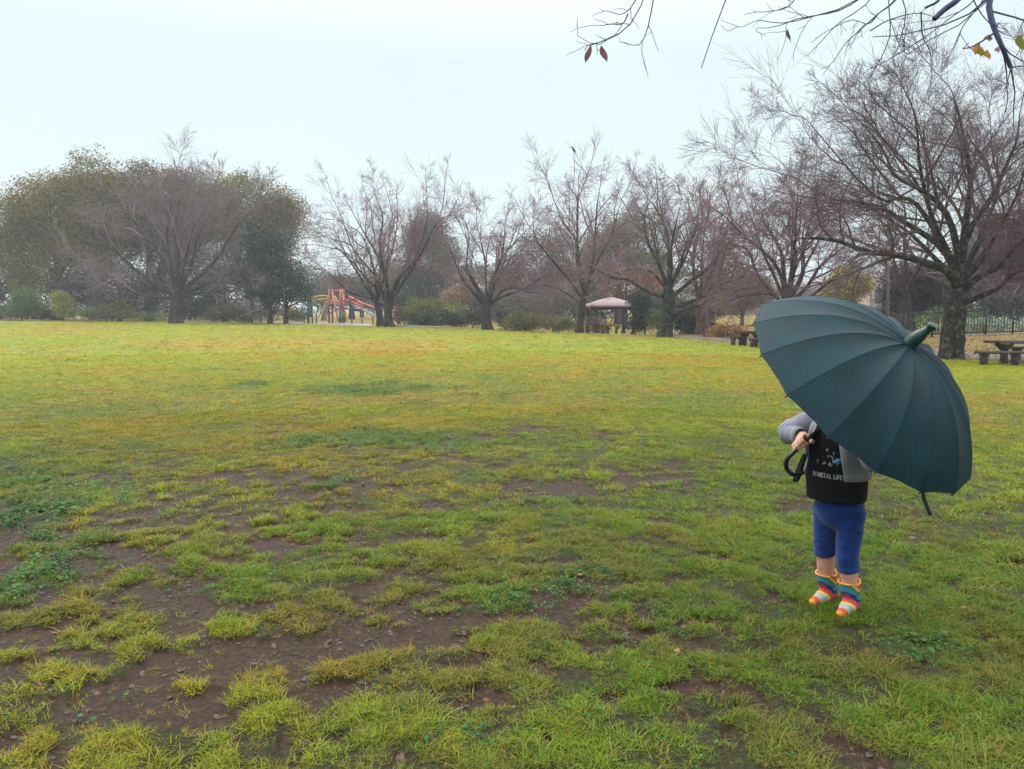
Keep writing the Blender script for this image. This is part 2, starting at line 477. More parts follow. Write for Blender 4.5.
def build_ground():
    # polar sheet: fine in front of the camera, reaching past the horizon haze all round
    rr = np.concatenate([[0.0], np.geomspace(0.6, 1.7, 12)[:-1], np.geomspace(1.7, 75, 430), np.geomspace(80, 700, 22)])
    front = np.radians(np.linspace(40, 140, 560)); back = np.radians(np.linspace(140, 400, 60))[1:-1]
    aa = np.concatenate([front, back]); NA = len(aa)
    X = rr[:, None] * np.cos(aa)[None]; Y = rr[:, None] * np.sin(aa)[None]
    X = X.ravel(); Y = Y.ravel()
    Z = terrain(X, Y)
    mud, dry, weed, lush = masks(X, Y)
    d = np.hypot(X, Y)
    Z = Z - 0.02 * mud * sstep(14, 8, d)
    px, ey, ez = edge(X, Y)
    out = sstep(-0.2, 0.5, Y - ey) * (Y > 0)
    i = np.arange(len(rr) - 1)[:, None] * NA; j = np.arange(NA)[None]; j2 = (j + 1) % NA
    Q = np.stack([i + j, i + j2, i + NA + j2, i + NA + j], -1).reshape(-1, 4)
    m, nt, o = newmat('lawn_soil')
    def A(n):
        a = nt.nodes.new('ShaderNodeAttribute'); a.attribute_name = n; return a.outputs['Fac']
    c = coords(nt)
    nf = noise(nt, 45, 6, 0.7, c); nm = noise(nt, 6, 5, 0.65, c); nl = noise(nt, 0.9, 5, 0.6, c)
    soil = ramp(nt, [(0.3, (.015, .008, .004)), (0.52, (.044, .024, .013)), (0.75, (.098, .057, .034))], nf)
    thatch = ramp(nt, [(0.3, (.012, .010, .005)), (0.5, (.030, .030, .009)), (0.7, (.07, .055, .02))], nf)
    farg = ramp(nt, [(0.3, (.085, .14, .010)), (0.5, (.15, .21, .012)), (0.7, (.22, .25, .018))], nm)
    dryc = ramp(nt, [(0.3, (.20, .15, .022)), (0.7, (.33, .17, .04))], nm)
    weedc = ramp(nt, [(0.3, (.03, .085, .018)), (0.7, (.07, .15, .03))], nm)
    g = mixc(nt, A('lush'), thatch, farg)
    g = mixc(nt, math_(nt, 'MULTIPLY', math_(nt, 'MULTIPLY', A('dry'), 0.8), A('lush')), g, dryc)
    g = mixc(nt, math_(nt, 'MULTIPLY', A('weed'), 0.55), g, weedc); g = mixc(nt, math_(nt, 'MULTIPLY', ramp(nt, [(.5, (0, 0, 0)), (.62, (1, 1, 1))], noise(nt, 2.3, 6, .75, c)), .35), g, (.06, .09, .015))
    mf = math_(nt, 'ADD', A('mud'), math_(nt, 'MULTIPLY', math_(nt, 'SUBTRACT', nf, 0.5), 0.8))
    mfr = ramp(nt, [(0.3, (0, 0, 0)), (0.6, (1, 1, 1))], mf)
    g = mixc(nt, mfr, g, soil)
    # litter-strewn earth and bank beyond the lawn
    bank = ramp(nt, [(0.3, (.05, .033, .024)), (0.42, (.12, .07, .035)), (0.5, (.15, .15, .02)), (0.58, (.28, .13, .03)), (0.68, (.09, .13, .02))], noise(nt, 2.6, 10, 0.82, c))
    g = mixc(nt, A('out'), g, bank)
    rgh = ramp(nt, [(0.4, (.85, .85, .85)), (0.7, (.68, .68, .68))], mf)
    princ(nt, o, g, rgh, 0.22, math_(nt, 'ADD', nf, math_(nt, 'MULTIPLY', noise(nt, 14, 6, .75, c), 1.5)), 1.0, 0.022)
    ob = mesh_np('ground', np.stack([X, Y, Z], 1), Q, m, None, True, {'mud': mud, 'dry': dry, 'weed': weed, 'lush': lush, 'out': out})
    tag(ob, 'wet green lawn with bare muddy patches', 'lawn', kind='structure')

build_ground()

def strip(name, off0, off1, px0, px1, mat, label, cat, lift=0.006, n=160, m=6):
    pxs = np.linspace(px0, px1, n)
    ey = np.interp(pxs, E_PX, E_Y)
    V = []
    for k in range(m):
        Yk = ey + off0 + (off1 - off0) * k / (m - 1) + 0.15 * (vnoise(pxs * .05, pxs * 0 + k) - .5) * (k in (0, m - 1))
        x = (pxs - W / 2) / F * Yk
        V.append(np.stack([x, Yk, terrain(x, Yk) + lift], 1))
    V = np.vstack(V)
    i = np.arange(m - 1)[:, None] * n; j = np.arange(n - 1)[None]
    Q = np.stack([i + j, i + j + 1, i + n + j + 1, i + n + j], -1).reshape(-1, 4)
    o = mesh_np(name, V, Q, mat)
    return tag(o, label, cat, kind='structure')

m_grav = simple('gravel', (.20, .165, .16), (.11, .09, .085), 20, 0.8, bstr=0.5)
strip('path', 0.7, 2.6, 640, 1700, m_grav, 'pinkish grey gravel path beyond the lawn', 'path')
strip('playground_sand', 0.8, 9, 175, 372, simple('sand', (.30, .26, .25), (.20, .17, .16), 9, 0.9), 'pale sandy ground around the play structure', 'sand')

# ------------------------------------------------------------------ grass
def blade_tuft(seed, n, h, spread, w, bend=0.6, segs=2):
    rs = np.random.default_rng(seed)
    base = np.zeros((n, 3)); a = rs.random(n) * 2 * math.pi; r = spread * np.sqrt(rs.random(n))
    base[:, 0] = r * np.cos(a); base[:, 1] = r * np.sin(a); base[:, 2] = -0.006
    da = rs.random(n) * 2 * math.pi
    dirh = np.stack([np.cos(da), np.sin(da), np.zeros(n)], 1) * (0.25 + bend * rs.random(n))[:, None]
    L = h * (0.45 + 0.75 * rs.random(n))
    side = np.stack([-np.sin(da), np.cos(da), np.zeros(n)], 1)
    V = []; K = segs + 1
    for k in range(K):
        t = k / segs
        p = base + dirh * (L * (t * 0.5 + 0.7 * t * t))[:, None] + np.array([0, 0, 1.0]) * (L * (t - 0.38 * t * t))[:, None]
        ww = w * (1 - t) ** 0.7 if k < segs else 0.12 * w
        V += [p - side * ww / 2, p + side * ww / 2]
    V = np.stack(V, 1)
    Q = []
    for k in range(segs):
        Q.append(np.array([2 * k, 2 * k + 1, 2 * k + 3, 2 * k + 2]))
    Q = (np.arange(n)[:, None, None] * (2 * K) + np.array(Q)[None]).reshape(-1, 4)
    return V.reshape(-1, 3), Q, np.repeat(rs.random(n), 2 * K)

def weed_tuft(seed, n, leaf, h, spread):
    rs = np.random.default_rng(seed); V = []; Q = []; T = []
    for i in range(n):
        a = rs.random() * 6.283; r = spread * math.sqrt(rs.random()); z = h * (0.3 + 0.7 * rs.random())
        c = np.array([r * math.cos(a), r * math.sin(a), z]); s = leaf * (0.6 + 0.6 * rs.random())
        u = norm(np.array([math.cos(a), math.sin(a), -0.35 + 0.5 * rs.random()])); v = norm(np.cross([0, 0, 1.0], u)); nn = np.cross(u, v)
        pts = []
        for (x, y, zz) in ((-.5, 0, 0), (-.15, .42, .10), (.3, .36, .06), (.55, 0, -.06), (.3, -.36, .06), (-.15, -.42, .10)):
            pts.append(c + u * x * s + v * y * s + nn * zz * s)
        b = len(V); V += pts
        Q += [[b, b + 5, b + 4, b + 3], [b, b + 3, b + 2, b + 1]]; T += [rs.random()] * 6
    return np.array(V), np.array(Q), np.array(T)

def grassmat(name, weed=False):
    m, nt, out = newmat(name)
    ti = nt.nodes.new('ShaderNodeAttribute'); ti.attribute_type = 'INSTANCER'; ti.attribute_name = 'tint'
    lf = nt.nodes.new('ShaderNodeAttribute'); lf.attribute_name = 'tone'
    v = math_(nt, 'ADD', 0.6, math_(nt, 'MULTIPLY', lf.outputs['Fac'], 0.85))
    col = mixc(nt, 1.0, ti.outputs['Color'], v, 'MULTIPLY')
    if not weed:  # some straw-coloured dead blades
        dead = ramp(nt, [(0.80, (0, 0, 0)), (0.86, (1, 1, 1))], lf.outputs['Fac'])
        col = mixc(nt, math_(nt, 'MULTIPLY', dead, 0.75), col, (.24, .17, .06))
    d = nt.nodes.new('ShaderNodeBsdfPrincipled'); d.inputs['Roughness'].default_value = 0.5; d.inputs['Specular IOR Level'].default_value = 0.12
    t = nt.nodes.new('ShaderNodeBsdfTranslucent'); mx = nt.nodes.new('ShaderNodeMixShader'); mx.inputs[0].default_value = 0.35
    nt.links.new(col, d.inputs['Base Color']); nt.links.new(col, t.inputs['Color'])
    nt.links.new(d.outputs[0], mx.inputs[1]); nt.links.new(t.outputs[0], mx.inputs[2]); nt.links.new(mx.outputs[0], out.inputs[0])
    return m

def scatter(name, pts, rot, scl, tint, idx, protos, label, cat):
    """one 'stuff' object: prototypes instanced on its points by geometry nodes"""
    coll = bpy.data.collections.new(name + '_sources')
    for o in protos:
        COL.objects.unlink(o); coll.objects.link(o)
    me = bpy.data.meshes.new(name); me.vertices.add(len(pts)); me.vertices.foreach_set('co', pts.astype(np.float32).ravel())
    for k, v, ty in (('rotv', rot, 'FLOAT_VECTOR'), ('scl', scl, 'FLOAT_VECTOR'), ('tint', tint, 'FLOAT_VECTOR')):
        a = me.attributes.new(k, ty, 'POINT'); a.data.foreach_set('vector', v.astype(np.float32).ravel())
    a = me.attributes.new('pick', 'INT', 'POINT'); a.data.foreach_set('value', idx.astype(np.int32))
    me.update()
    o = bpy.data.objects.new(name, me); COL.objects.link(o)
    ng = bpy.data.node_groups.new(name, 'GeometryNodeTree')
    ng.interface.new_socket('Geometry', in_out='INPUT', socket_type='NodeSocketGeometry')
    ng.interface.new_socket('Geometry', in_out='OUTPUT', socket_type='NodeSocketGeometry')
    gi = ng.nodes.new('NodeGroupInput'); go = ng.nodes.new('NodeGroupOutput')
    ci = ng.nodes.new('GeometryNodeCollectionInfo'); ci.inputs['Collection'].default_value = coll
    ci.inputs['Separate Children'].default_value = True; ci.inputs['Reset Children'].default_value = True
    ip = ng.nodes.new('GeometryNodeInstanceOnPoints'); ip.inputs['Pick Instance'].default_value = True
    def na(n, t):
        x = ng.nodes.new('GeometryNodeInputNamedAttribute'); x.data_type = t; x.inputs['Name'].default_value = n
        return [s for s in x.outputs if s.enabled and s.name == 'Attribute'][0]
    L = ng.links
    L.new(gi.outputs[0], ip.inputs['Points']); L.new(ci.outputs[0], ip.inputs['Instance'])
    L.new(na('pick', 'INT'), ip.inputs['Instance Index'])
    L.new(na('rotv', 'FLOAT_VECTOR'), ip.inputs['Rotation']); L.new(na('scl', 'FLOAT_VECTOR'), ip.inputs['Scale'])
    L.new(ip.outputs[0], go.inputs[0])
    md = o.modifiers.new('scatter', 'NODES'); md.node_group = ng
    return tag(o, label, cat, kind='stuff')

def area_points(n, r0, r1, seed, a0=42, a1=146):
    """random points, uniform over the ring sector in front of the camera"""
    rs = np.random.default_rng(seed)
    r = np.sqrt(r0 ** 2 + (r1 ** 2 - r0 ** 2) * rs.random(n)); a = np.radians(a0 + (a1 - a0) * rs.random(n))
    return r * np.cos(a), r * np.sin(a), rs

def build_grass():
    mg = grassmat('grass_blade'); mw = grassmat('weed_leaf', True)
    P = []
    for k in range(6):
        h = (0.020, 0.024, 0.030, 0.036, 0.026, 0.044)[k]
        V, Q, t = blade_tuft(100 + k, 26, h, 0.035, 0.0034, 0.9)
        P.append(mesh_np('grass_tuft', V, Q, mg, None, True, {'tone': t}))
    pts = []; rot = []; scl = []; tint = []; idx = []
    def add(n, r0, r1, seed, size, jit, hs=1.0):
        x, y, rs = area_points(n, r0, r1, seed)
        mud, dry, weed, lush = masks(x, y)
        px, ey, ez = edge(x, y)
        keep = (rs.random(n) > np.clip(mud * 1.05 - 0.06, 0, 0.94)) & (y < ey + 0.1)
        dens = fbm(x, y, 5.0, 3, 77); gap = fbm(x, y, 13.0, 3, 91)
        keep &= rs.random(n) < (0.25 + 1.1 * sstep(0.3, 0.62, dens)) * (.15 + 1.1 * sstep(.36, .56, gap)) + sstep(5, 16, np.hypot(x, y))
        x, y, mud, dry, weed, lush, dens = [v[keep] for v in (x, y, mud, dry, weed, lush, dens)]
        n = len(x)
        z = terrain(x, y) - 0.02 * mud * sstep(14, 8, np.hypot(x, y))
        pts.append(np.stack([x, y, z], 1))
        rot.append(np.stack([rs.normal(size=n) * 0.12, rs.normal(size=n) * 0.12, rs.random(n) * 6.283], 1))
        s = size * (0.6 + 0.75 * rs.random(n)) * (1 - 0.4 * mud) * (0.78 + 0.26 * sstep(0.4, 0.65, dens))
        scl.append(np.stack([s, s, s * hs * (.62 + .5 * rs.random(n) ** 2)], 1))
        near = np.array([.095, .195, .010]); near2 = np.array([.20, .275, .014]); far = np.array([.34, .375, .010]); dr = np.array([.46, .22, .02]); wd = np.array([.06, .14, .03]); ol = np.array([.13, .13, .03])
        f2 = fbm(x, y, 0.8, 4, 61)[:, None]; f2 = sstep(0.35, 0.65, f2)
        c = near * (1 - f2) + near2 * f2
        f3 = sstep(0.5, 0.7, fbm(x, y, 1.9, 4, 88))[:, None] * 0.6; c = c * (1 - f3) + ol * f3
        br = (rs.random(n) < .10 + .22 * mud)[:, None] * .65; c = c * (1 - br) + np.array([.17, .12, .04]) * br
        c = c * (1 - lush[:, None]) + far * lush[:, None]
        dd = np.clip(dry * (.45 + .5 * lush) + rs.normal(size=n) * 0.14, 0, 1)[:, None] * 0.8; c = c * (1 - dd) + dr * dd
        w = weed[:, None] * 0.5; c = c * (1 - w) + wd * w
        c = c * (0.78 + 0.44 * rs.random(n))[:, None]
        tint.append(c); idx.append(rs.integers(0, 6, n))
    add(68000, 1.7, 5.0, 1, 1.0, 1)
    add(78000, 4.6, 10.5, 2, 1.25, 1)
    add(67000, 10, 24, 3, 2.0, 1, 0.75)
    add(58000, 22, 66, 4, 4.2, 1, 0.5)
    rs = np.random.default_rng(9)
    for (a, b) in ((827, 599.5), (850, 609.5), (824, 603), (846, 613)):
        g = ground0(a, b); n = 70; an = rs.random(n) * 6.283; rr = .03 + .10 * rs.random(n); x = g[0] + rr * np.cos(an); y = g[1] + rr * np.sin(an)
        pts.append(np.stack([x, y, terrain(x, y)], 1)); rot.append(np.stack([rs.normal(size=n) * .2, rs.normal(size=n) * .2, rs.random(n) * 6.283], 1))
        sc_ = .8 + .5 * rs.random(n); scl.append(np.stack([sc_, sc_, sc_], 1)); tint.append(np.array([.10, .19, .01]) * (.7 + .6 * rs.random((n, 1)))); idx.append(rs.integers(0, 6, n))
    scatter('grass', np.vstack(pts), np.vstack(rot), np.vstack(scl), np.vstack(tint), np.concatenate(idx), P, 'short wet grass growing in clumps over the lawn', 'grass')
    # broad-leaved weeds
    P = []
    for k in range(5):
        V, Q, t = weed_tuft(200 + k, (7, 10, 14, 9, 18)[k], (.015, .013, .014, .019, .011)[k], (.02, .025, .035, .02, .03)[k], (.035, .04, .055, .045, .06)[k])
        P.append(mesh_np('weed_plant', V, Q, mw, None, True, {'tone': t}))
    pts = []; rot = []; scl = []; tint = []; idx = []
    for (n, r0, r1, seed, size) in ((14500, 1.8, 6, 21, 1.0), (19500, 5.5, 15, 22, 1.35), (11700, 14, 36, 23, 2.2)):
        x, y, rs = area_points(n, r0, r1, seed)
        mud, dry, weed, lush = masks(x, y)
        keep = rs.random(n) < np.clip(weed * 0.9 + 0.05, 0, 1) * (1 - 0.55 * mud)
        x, y, weed, mud = x[keep], y[keep], weed[keep], mud[keep]; n = len(x)
        pts.append(np.stack([x, y, terrain(x, y) - 0.015 * mud + 0.004], 1))
        rot.append(np.stack([rs.normal(size=n) * 0.15, rs.normal(size=n) * 0.15, rs.random(n) * 6.283], 1))
        s = size * (0.6 + 0.8 * rs.random(n)) * (0.7 + 0.4 * weed); scl.append(np.stack([s, s, s], 1))
        a = np.array([.065, .15, .022]); b = np.array([.030, .095, .030]); f = rs.random(n)[:, None]
        tint.append((a * f + b * (1 - f)) * (0.8 + 0.5 * rs.random(n))[:, None]); idx.append(rs.integers(0, 5, n))
    scatter('weeds', np.vstack(pts), np.vstack(rot), np.vstack(scl), np.vstack(tint), np.concatenate(idx), P, 'dark clover and broad-leaved weeds among the grass', 'weeds')
    # small clods and crumbs of earth, thinly over the mud
    P = []
    mc = simple('earth_clod', (.075, .048, .034), (.030, .019, .014), 60, 0.6, 0.5, 0.6)
    for k in range(4):
        rs = np.random.default_rng(300 + k)
        V, Q = sphere(10, 6); V = V * np.array([1, .8, .5]) * (1 + 0.35 * rs.normal(size=(len(V), 1)) * 0.6) * 0.012
        P.append(mesh_np('clod', V, Q, mc, None, True))
    x, y, rs = area_points(17000, 1.8, 8, 31); mud = masks(x, y)[0]; k = rs.random(len(x)) < mud; x, y, mud = x[k], y[k], mud[k]; n = len(x)
    s = 0.35 + 1.0 * rs.random(n) ** 3
    scatter('earth_clods', np.stack([x, y, terrain(x, y) - 0.02 * mud], 1), rs.random((n, 3)) * np.array([.5, .5, 6.28]), np.stack([s, s, s], 1), np.ones((n, 3)), rs.integers(0, 4, n), P, 'small crumbs of wet dark earth on the muddy patches', 'soil')
    # fallen leaves lying about
    P = []
    ml = grassmat('fallen_leaf', True)
    for k in range(4):
        rs = np.random.default_rng(400 + k)
        V = []
        for (u, v) in ((-.5, 0), (-.2, .25), (.2, .27), (.5, 0), (.2, -.25), (-.2, -.27)): V.append([u, v, 0.12 * abs(v) * 2 + 0.06 * rs.random()])
        P.append(mesh_np('fallen_leaf', np.array(V) * 0.07, np.array([[0, 5, 4, 3], [0, 3, 2, 1]]), ml, None, False, {'tone': np.full(6, 0.4)}))
    x, y, rs = area_points(1100, 2, 20, 41); n = len(x)
    x2 = []; y2 = []
    for (a, b) in ((590,455),(832,521),(500,573),(486,716),(470,512),(598,486),(540,645),(338,607),(418,622)):
        g = ground0(a, b); x2.append(g[0]); y2.append(g[1])
    px, ey, _ = edge(np.zeros(1), np.ones(1))
    xb = []; yb = []
    for _ in range(7000):
        a = rs.random() * 420 + 700; e = np.interp(a, E_PX, E_Y); Yb = e + 0.1 + rs.random() * 13
        xb.append((a - W / 2) / F * Yb); yb.append(Yb)
    x = np.concatenate([x, x2, xb]); y = np.concatenate([y, y2, yb]); n2 = len(x)
    far_ = np.hypot(x - 1.40, y - 3.3) > .42; x = np.where(far_, x, x - 1.3); n2 = len(x)
    tn = np.array([[.20, .10, .07], [.30, .16, .07], [.14, .07, .05], [.34, .22, .08], [.24, .12, .12]])[rs.integers(0, 5, n2)]
    tn[n:n + 9] = [[.40, .28, .12], [.16, .13, .14], [.22, .13, .11], [.20, .09, .03], [.18, .12, .11], [.28, .18, .09], [.12, .07, .05], [.12, .08, .08], [.2, .13, .12]]
    s = np.where(np.arange(n2) < n + 9, 0.2 + 0.45 * rs.random(n2) ** 2, 1.0 + 0.5 * rs.random(n2))
    scatter('fallen_leaves', np.stack([x, y, terrain(x, y) + 0.03 * (np.arange(n2) < n + 9) + 0.02], 1), np.stack([rs.normal(size=n2) * 0.3, rs.normal(size=n2) * 0.3, rs.random(n2) * 6.28], 1), np.stack([s] * 3, 1), tn, rs.integers(0, 4, n2), P, 'brown and orange fallen leaves strewn on the grass and bank', 'leaves')

def sphere(S=16, K=10):
    V = []
    for k in range(K + 1):
        th = math.pi * (k + 0.02 * (k == 0) - 0.02 * (k == K)) / K
        for s in range(S):
            a = 2 * math.pi * s / S; V.append([math.sin(th) * math.cos(a), math.sin(th) * math.sin(a), math.cos(th)])
    i = np.arange(K)[:, None] * S; j = np.arange(S)[None]; j2 = (j + 1) % S
    return np.array(V), np.stack([i + j, i + S + j, i + S + j2, i + j2], -1).reshape(-1, 4)

build_grass()

# ================================================================== CAMERA, LIGHT, AIR
cam = bpy.data.cameras.new('camera'); co = bpy.data.objects.new('camera', cam); COL.objects.link(co)
cam.sensor_width = 36; cam.lens = F / W * 36; cam.clip_start = 0.05; cam.clip_end = 3000
co.location = (0, 0, CAMH); co.rotation_euler = (math.radians(90) - PITCH, 0, 0)
scene.camera = co

SUN_EL, SUN_AZ = 52, 150   # degrees; azimuth counted from +X towards +Y (high, from behind-left of the tree line)
w = bpy.data.worlds.new('World'); scene.world = w; w.use_nodes = True
nt = w.node_tree; nt.nodes.clear()
wo = nt.nodes.new('ShaderNodeOutputWorld'); bg = nt.nodes.new('ShaderNodeBackground'); bg.inputs[1].default_value = 0.1
sky = nt.nodes.new('ShaderNodeTexSky'); sky.sky_type = 'NISHITA'; sky.sun_disc = False
sky.sun_elevation = math.radians(SUN_EL); sky.sun_rotation = math.radians(90 - SUN_AZ)
tc = nt.nodes.new('ShaderNodeTexCoord'); sx = nt.nodes.new('ShaderNodeSeparateXYZ'); nt.links.new(tc.outputs['Generated'], sx.inputs[0])
# overcast layer, brighter towards the zenith as a cloudy sky is
cl = ramp(nt, [(0.0, (.60, .70, .74)), (0.10, (.58, .695, .715)), (0.30, (.575, .68, .70)), (0.42, (.85, .94, .96)), (0.6, (2.0, 2.1, 2.1)), (1.0, (2.9, 2.95, 3.0))], math_(nt, 'ABSOLUTE', sx.outputs[2]))
nn = noise(nt, 1.6, 4, 0.5, tc.outputs['Generated'])
cl = mixc(nt, 1.0, cl, ramp(nt, [(0.3, (10.1, 10.0, 10.0)), (0.7, (10.9, 10.8, 10.8))], nn), 'MULTIPLY')
nt.links.new(mixc(nt, 0.93, sky.outputs[0], cl), bg.inputs[0]); nt.links.new(bg.outputs[0], wo.inputs[0])
sun = bpy.data.lights.new('sun', 'SUN'); sun.energy = 1.5; sun.angle = math.radians(25); sun.color = (1, 0.96, 0.9)
so = bpy.data.objects.new('sun', sun); COL.objects.link(so)
sd = Vector((math.cos(math.radians(SUN_EL)) * math.cos(math.radians(SUN_AZ)), math.cos(math.radians(SUN_EL)) * math.sin(math.radians(SUN_AZ)), math.sin(math.radians(SUN_EL))))
so.rotation_euler = sd.to_track_quat('Z', 'Y').to_euler()

scene.view_settings.view_transform = 'Standard'; scene.view_settings.look = 'None'
scene.view_settings.exposure = 0.42; scene.view_settings.gamma = 1
scene.render.engine = 'CYCLES'
scene.cycles.max_bounces = 6; scene.cycles.diffuse_bounces = 3; scene.cycles.transmission_bounces = 3
scene.cycles.volume_bounces = 0; scene.cycles.use_denoising = True
scene.cycles.sample_clamp_indirect = 5

def build_haze():
    mb = MB(); mb.box((0, 85, 14.5), (340, 230, 33.0))
    m, nt, out = newmat('mist')
    v = nt.nodes.new('ShaderNodeVolumePrincipled'); v.inputs['Color'].default_value = (.93, .97, 1.0, 1)
    v.inputs['Density'].default_value = HAZE; v.inputs['Anisotropy'].default_value = 0.2
    nt.links.new(v.outputs[0], out.inputs['Volume'])
    o = mb.build('haze', m)
    tag(o, 'pale morning mist hanging over the park', 'mist', kind='stuff')
HAZE = 0.0012
build_haze()

# ================================================================== TREES
BK = bark('bark_grey_brown', (.014, .010, .011), (.052, .036, .037), (.15, .14, .125), 0.3)
BKL = bark('bark_lichened', (.006, .005, .005), (.026, .020, .019), (.13, .135, .10), 0.62, 8)
TW = simple('twig_purple_brown', (.20, .105, .135), (.13, .07, .09), 3, 0.75)
TWD = simple('twig_dark', (.12, .058, .080), (.075, .040, .052), 3, 0.7)
TWG = simple('twig_grey', (.19, .125, .14), (.12, .082, .09), 3, 0.8)

# --- wide tree at the far left, in front of the leafy mass
bare_tree(176, 56, [(177, 305), (178, 292)], 0.42, [
    ([(176,296),(155,285),(130,262),(105,240),(88,212)], .20, -2), ([(177,290),(165,262),(150,232),(130,200),(118,172)], .20, 1),
    ([(178,288),(180,255),(175,220),(180,185),(178,158)], .20, 0), ([(178,290),(192,262),(204,230),(210,195),(218,158)], .20, 1),
    ([(179,292),(200,272),(222,250),(240,215),(262,175)], .20, -1), ([(179,296),(205,284),(235,268),(262,250),(292,225)], .20, 1),
    ([(176,298),(150,296),(122,290),(98,276),(80,255)], .15, 2), ([(179,298),(210,290),(236,284),(262,280)], .14, -3)],
    'broad bare tree with a short forked trunk in front of the big leafy trees', 56, (BK, TWG), 31, (8, 8, 7), 0.0085, auto=5, auto_len=7)
# --- twin-trunk tree beside the play structure
bare_tree(389, 48, [(388, 312), (390, 300)], 0.24, [
    ([(386,306),(378,290),(362,268),(345,245),(322,215)], .13, 0), ([(388,302),(384,280),(376,250),(362,215),(350,180)], .13, 1),
    ([(390,300),(385,270),(376,235),(374,200),(377,165)], .13, -1), ([(391,300),(400,280),(412,250),(418,215),(422,178)], .14, 0),
    ([(392,298),(410,275),(418,240),(430,200),(435,165)], .13, 1), ([(393,300),(412,268),(428,235),(445,205),(462,180)], .13, -1),
    ([(386,308),(370,298),(348,285),(330,268),(314,245)], .09, -1), ([(388,304),(372,275),(352,240),(338,205),(330,185)], .09, 1)],
    'tall fan-shaped bare tree right of the orange play structure', 48, (BK, TW), 32, (8, 8, 6), 0.0062, auto=3, auto_len=4.5)
bare_tree(381, 48.6, [(379, 312), (376, 300)], 0.20, [
    ([(378,306),(366,288),(352,262),(336,240),(318,228)], .10, 0), ([(377,302),(374,275),(368,245),(358,215),(345,195)], .10, 0),
    ([(378,302),(384,270),(392,240),(396,205),(398,172)], .10, 0)],
    'slimmer bare tree leaning left, its foot touching the fan-shaped one', 48.6, (BK, TW), 33, (7, 7, 6), 0.0062, auto=2, auto_len=3.5)
# --- low spreading one
bare_tree(487, 45, [(486, 315), (487, 305)], 0.26, [
    ([(486,308),(470,292),(460,275),(452,250),(446,225)], .12, 0), ([(486,305),(478,285),(468,262),(464,235),(462,205)], .12, 1),
    ([(487,303),(492,280),(500,255),(503,225),(508,190)], .13, 0), ([(488,303),(497,275),(508,250),(520,222),(532,200)], .12, -1),
    ([(488,306),(505,295),(525,285),(545,272),(560,262)], .11, -1), ([(488,305),(508,288),(535,283),(562,286)], .08, 1),
    ([(486,305),(484,280),(485,250),(482,220),(478,190)], .10, 2)],
    'low bare tree with a thick short trunk left of the clipped azalea bed', 45, (BK, TW), 34, (8, 8, 6), 0.006, auto=3, auto_len=3.5)
# --- tall vase
vase, VL = bare_tree(579, 42, [(581, 315), (584, 295)], 0.19, [
    ([(583,300),(572,282),(555,262),(540,235),(528,205),(520,190)], .10, 0), ([(584,296),(578,262),(573,230),(562,200),(548,165)], .11, 0),
    ([(584,294),(580,250),(578,215),(572,180),(572,152)], .11, 1), ([(585,296),(592,262),(594,225),(598,190),(606,155)], .12, -1),
    ([(585,296),(597,260),(612,225),(622,195),(632,165)], .10, 0), ([(581,305),(562,292),(540,285),(520,280)], .06, -1),
    ([(585,300),(600,275),(612,262),(620,240)], .06, 2)],
    'tallest slender vase-shaped bare tree beside the pink-roofed shelter, a bird on its top', 42, (BK, TW), 35, (8, 8, 6), 0.0058, auto=2, auto_len=4)
# --- lichened tree with the long low boughs
bare_tree(664, 38, [(667, 318), (669, 300), (668, 290)], 0.30, [
    ([(668,296),(650,292),(628,278),(608,272),(590,262),(575,245)], .12, -1), ([(668,292),(655,270),(640,262),(620,262)], .08, 1),
    ([(668,290),(660,262),(648,235),(640,205),(640,175)], .13, 0), ([(669,288),(670,255),(668,220),(660,190),(650,165)], .14, 1),
    ([(669,292),(680,265),(690,240),(700,210),(705,180)], .12, 0), ([(669,300),(690,280),(712,265),(728,240),(738,212)], .13, 1),
    ([(666,318),(685,310),(702,298),(716,284),(740,275),(768,262)], .16, -1.5), ([(690,308),(712,292),(738,288),(765,278),(790,262)], .10, -2)],
    'bare tree with pale lichened trunk and long low boughs right of the shelter', 38, (BKL, TWG), 36, (9, 8, 6), 0.0055, auto=3, auto_len=4.5)
bare_tree(704, 39.5, [(702, 318), (700, 300)], 0.30, [
    ([(701,304),(712,285),(722,262),(735,235),(742,205)], .14, 0), ([(700,300),(692,270),(696,235),(705,200),(712,165)], .13, 1),
    ([(701,302),(725,290),(745,275),(760,250),(772,225)], .12, 0), ([(700,300),(716,250),(722,215),(728,180)], .11, -1)],
    'reddish-trunked bare tree in front of the dark evergreen shrubs', 39.5, (bark('bark_reddish', (.05, .03, .026), (.13, .085, .075), (.2, .18, .16), .3), TW), 37, (7, 8, 6), 0.006, auto=3, auto_len=4.5)
# --- spreading tree whose foot is behind the umbrella
bare_tree(790, 31, [(788, 318), (786, 304)], 0.26, [
    ([(786,312),(775,298),(762,285),(755,258),(742,235),(715,215)], .12, 0), ([(786,304),(784,275),(780,245),(770,215),(752,180)], .14, 1),
    ([(787,303),(792,275),(794,245),(792,210),(785,165)], .13, 0), ([(788,304),(803,275),(808,245),(815,205),(818,160)], .14, -1),
    ([(789,306),(808,285),(825,262),(842,240),(862,215)], .12, 1), ([(789,308),(815,290),(845,272),(866,256)], .08, 0),
    ([(786,310),(770,292),(738,290),(715,300)], .06, 0), ([(787,304),(775,262),(745,225),(720,195),(700,172)], .10, -1)],
    'dark many-stemmed bare tree with its foot hidden behind the umbrella', 31, (BK, TW), 38, (9, 8, 7), 0.005, auto=3, auto_len=4.2)
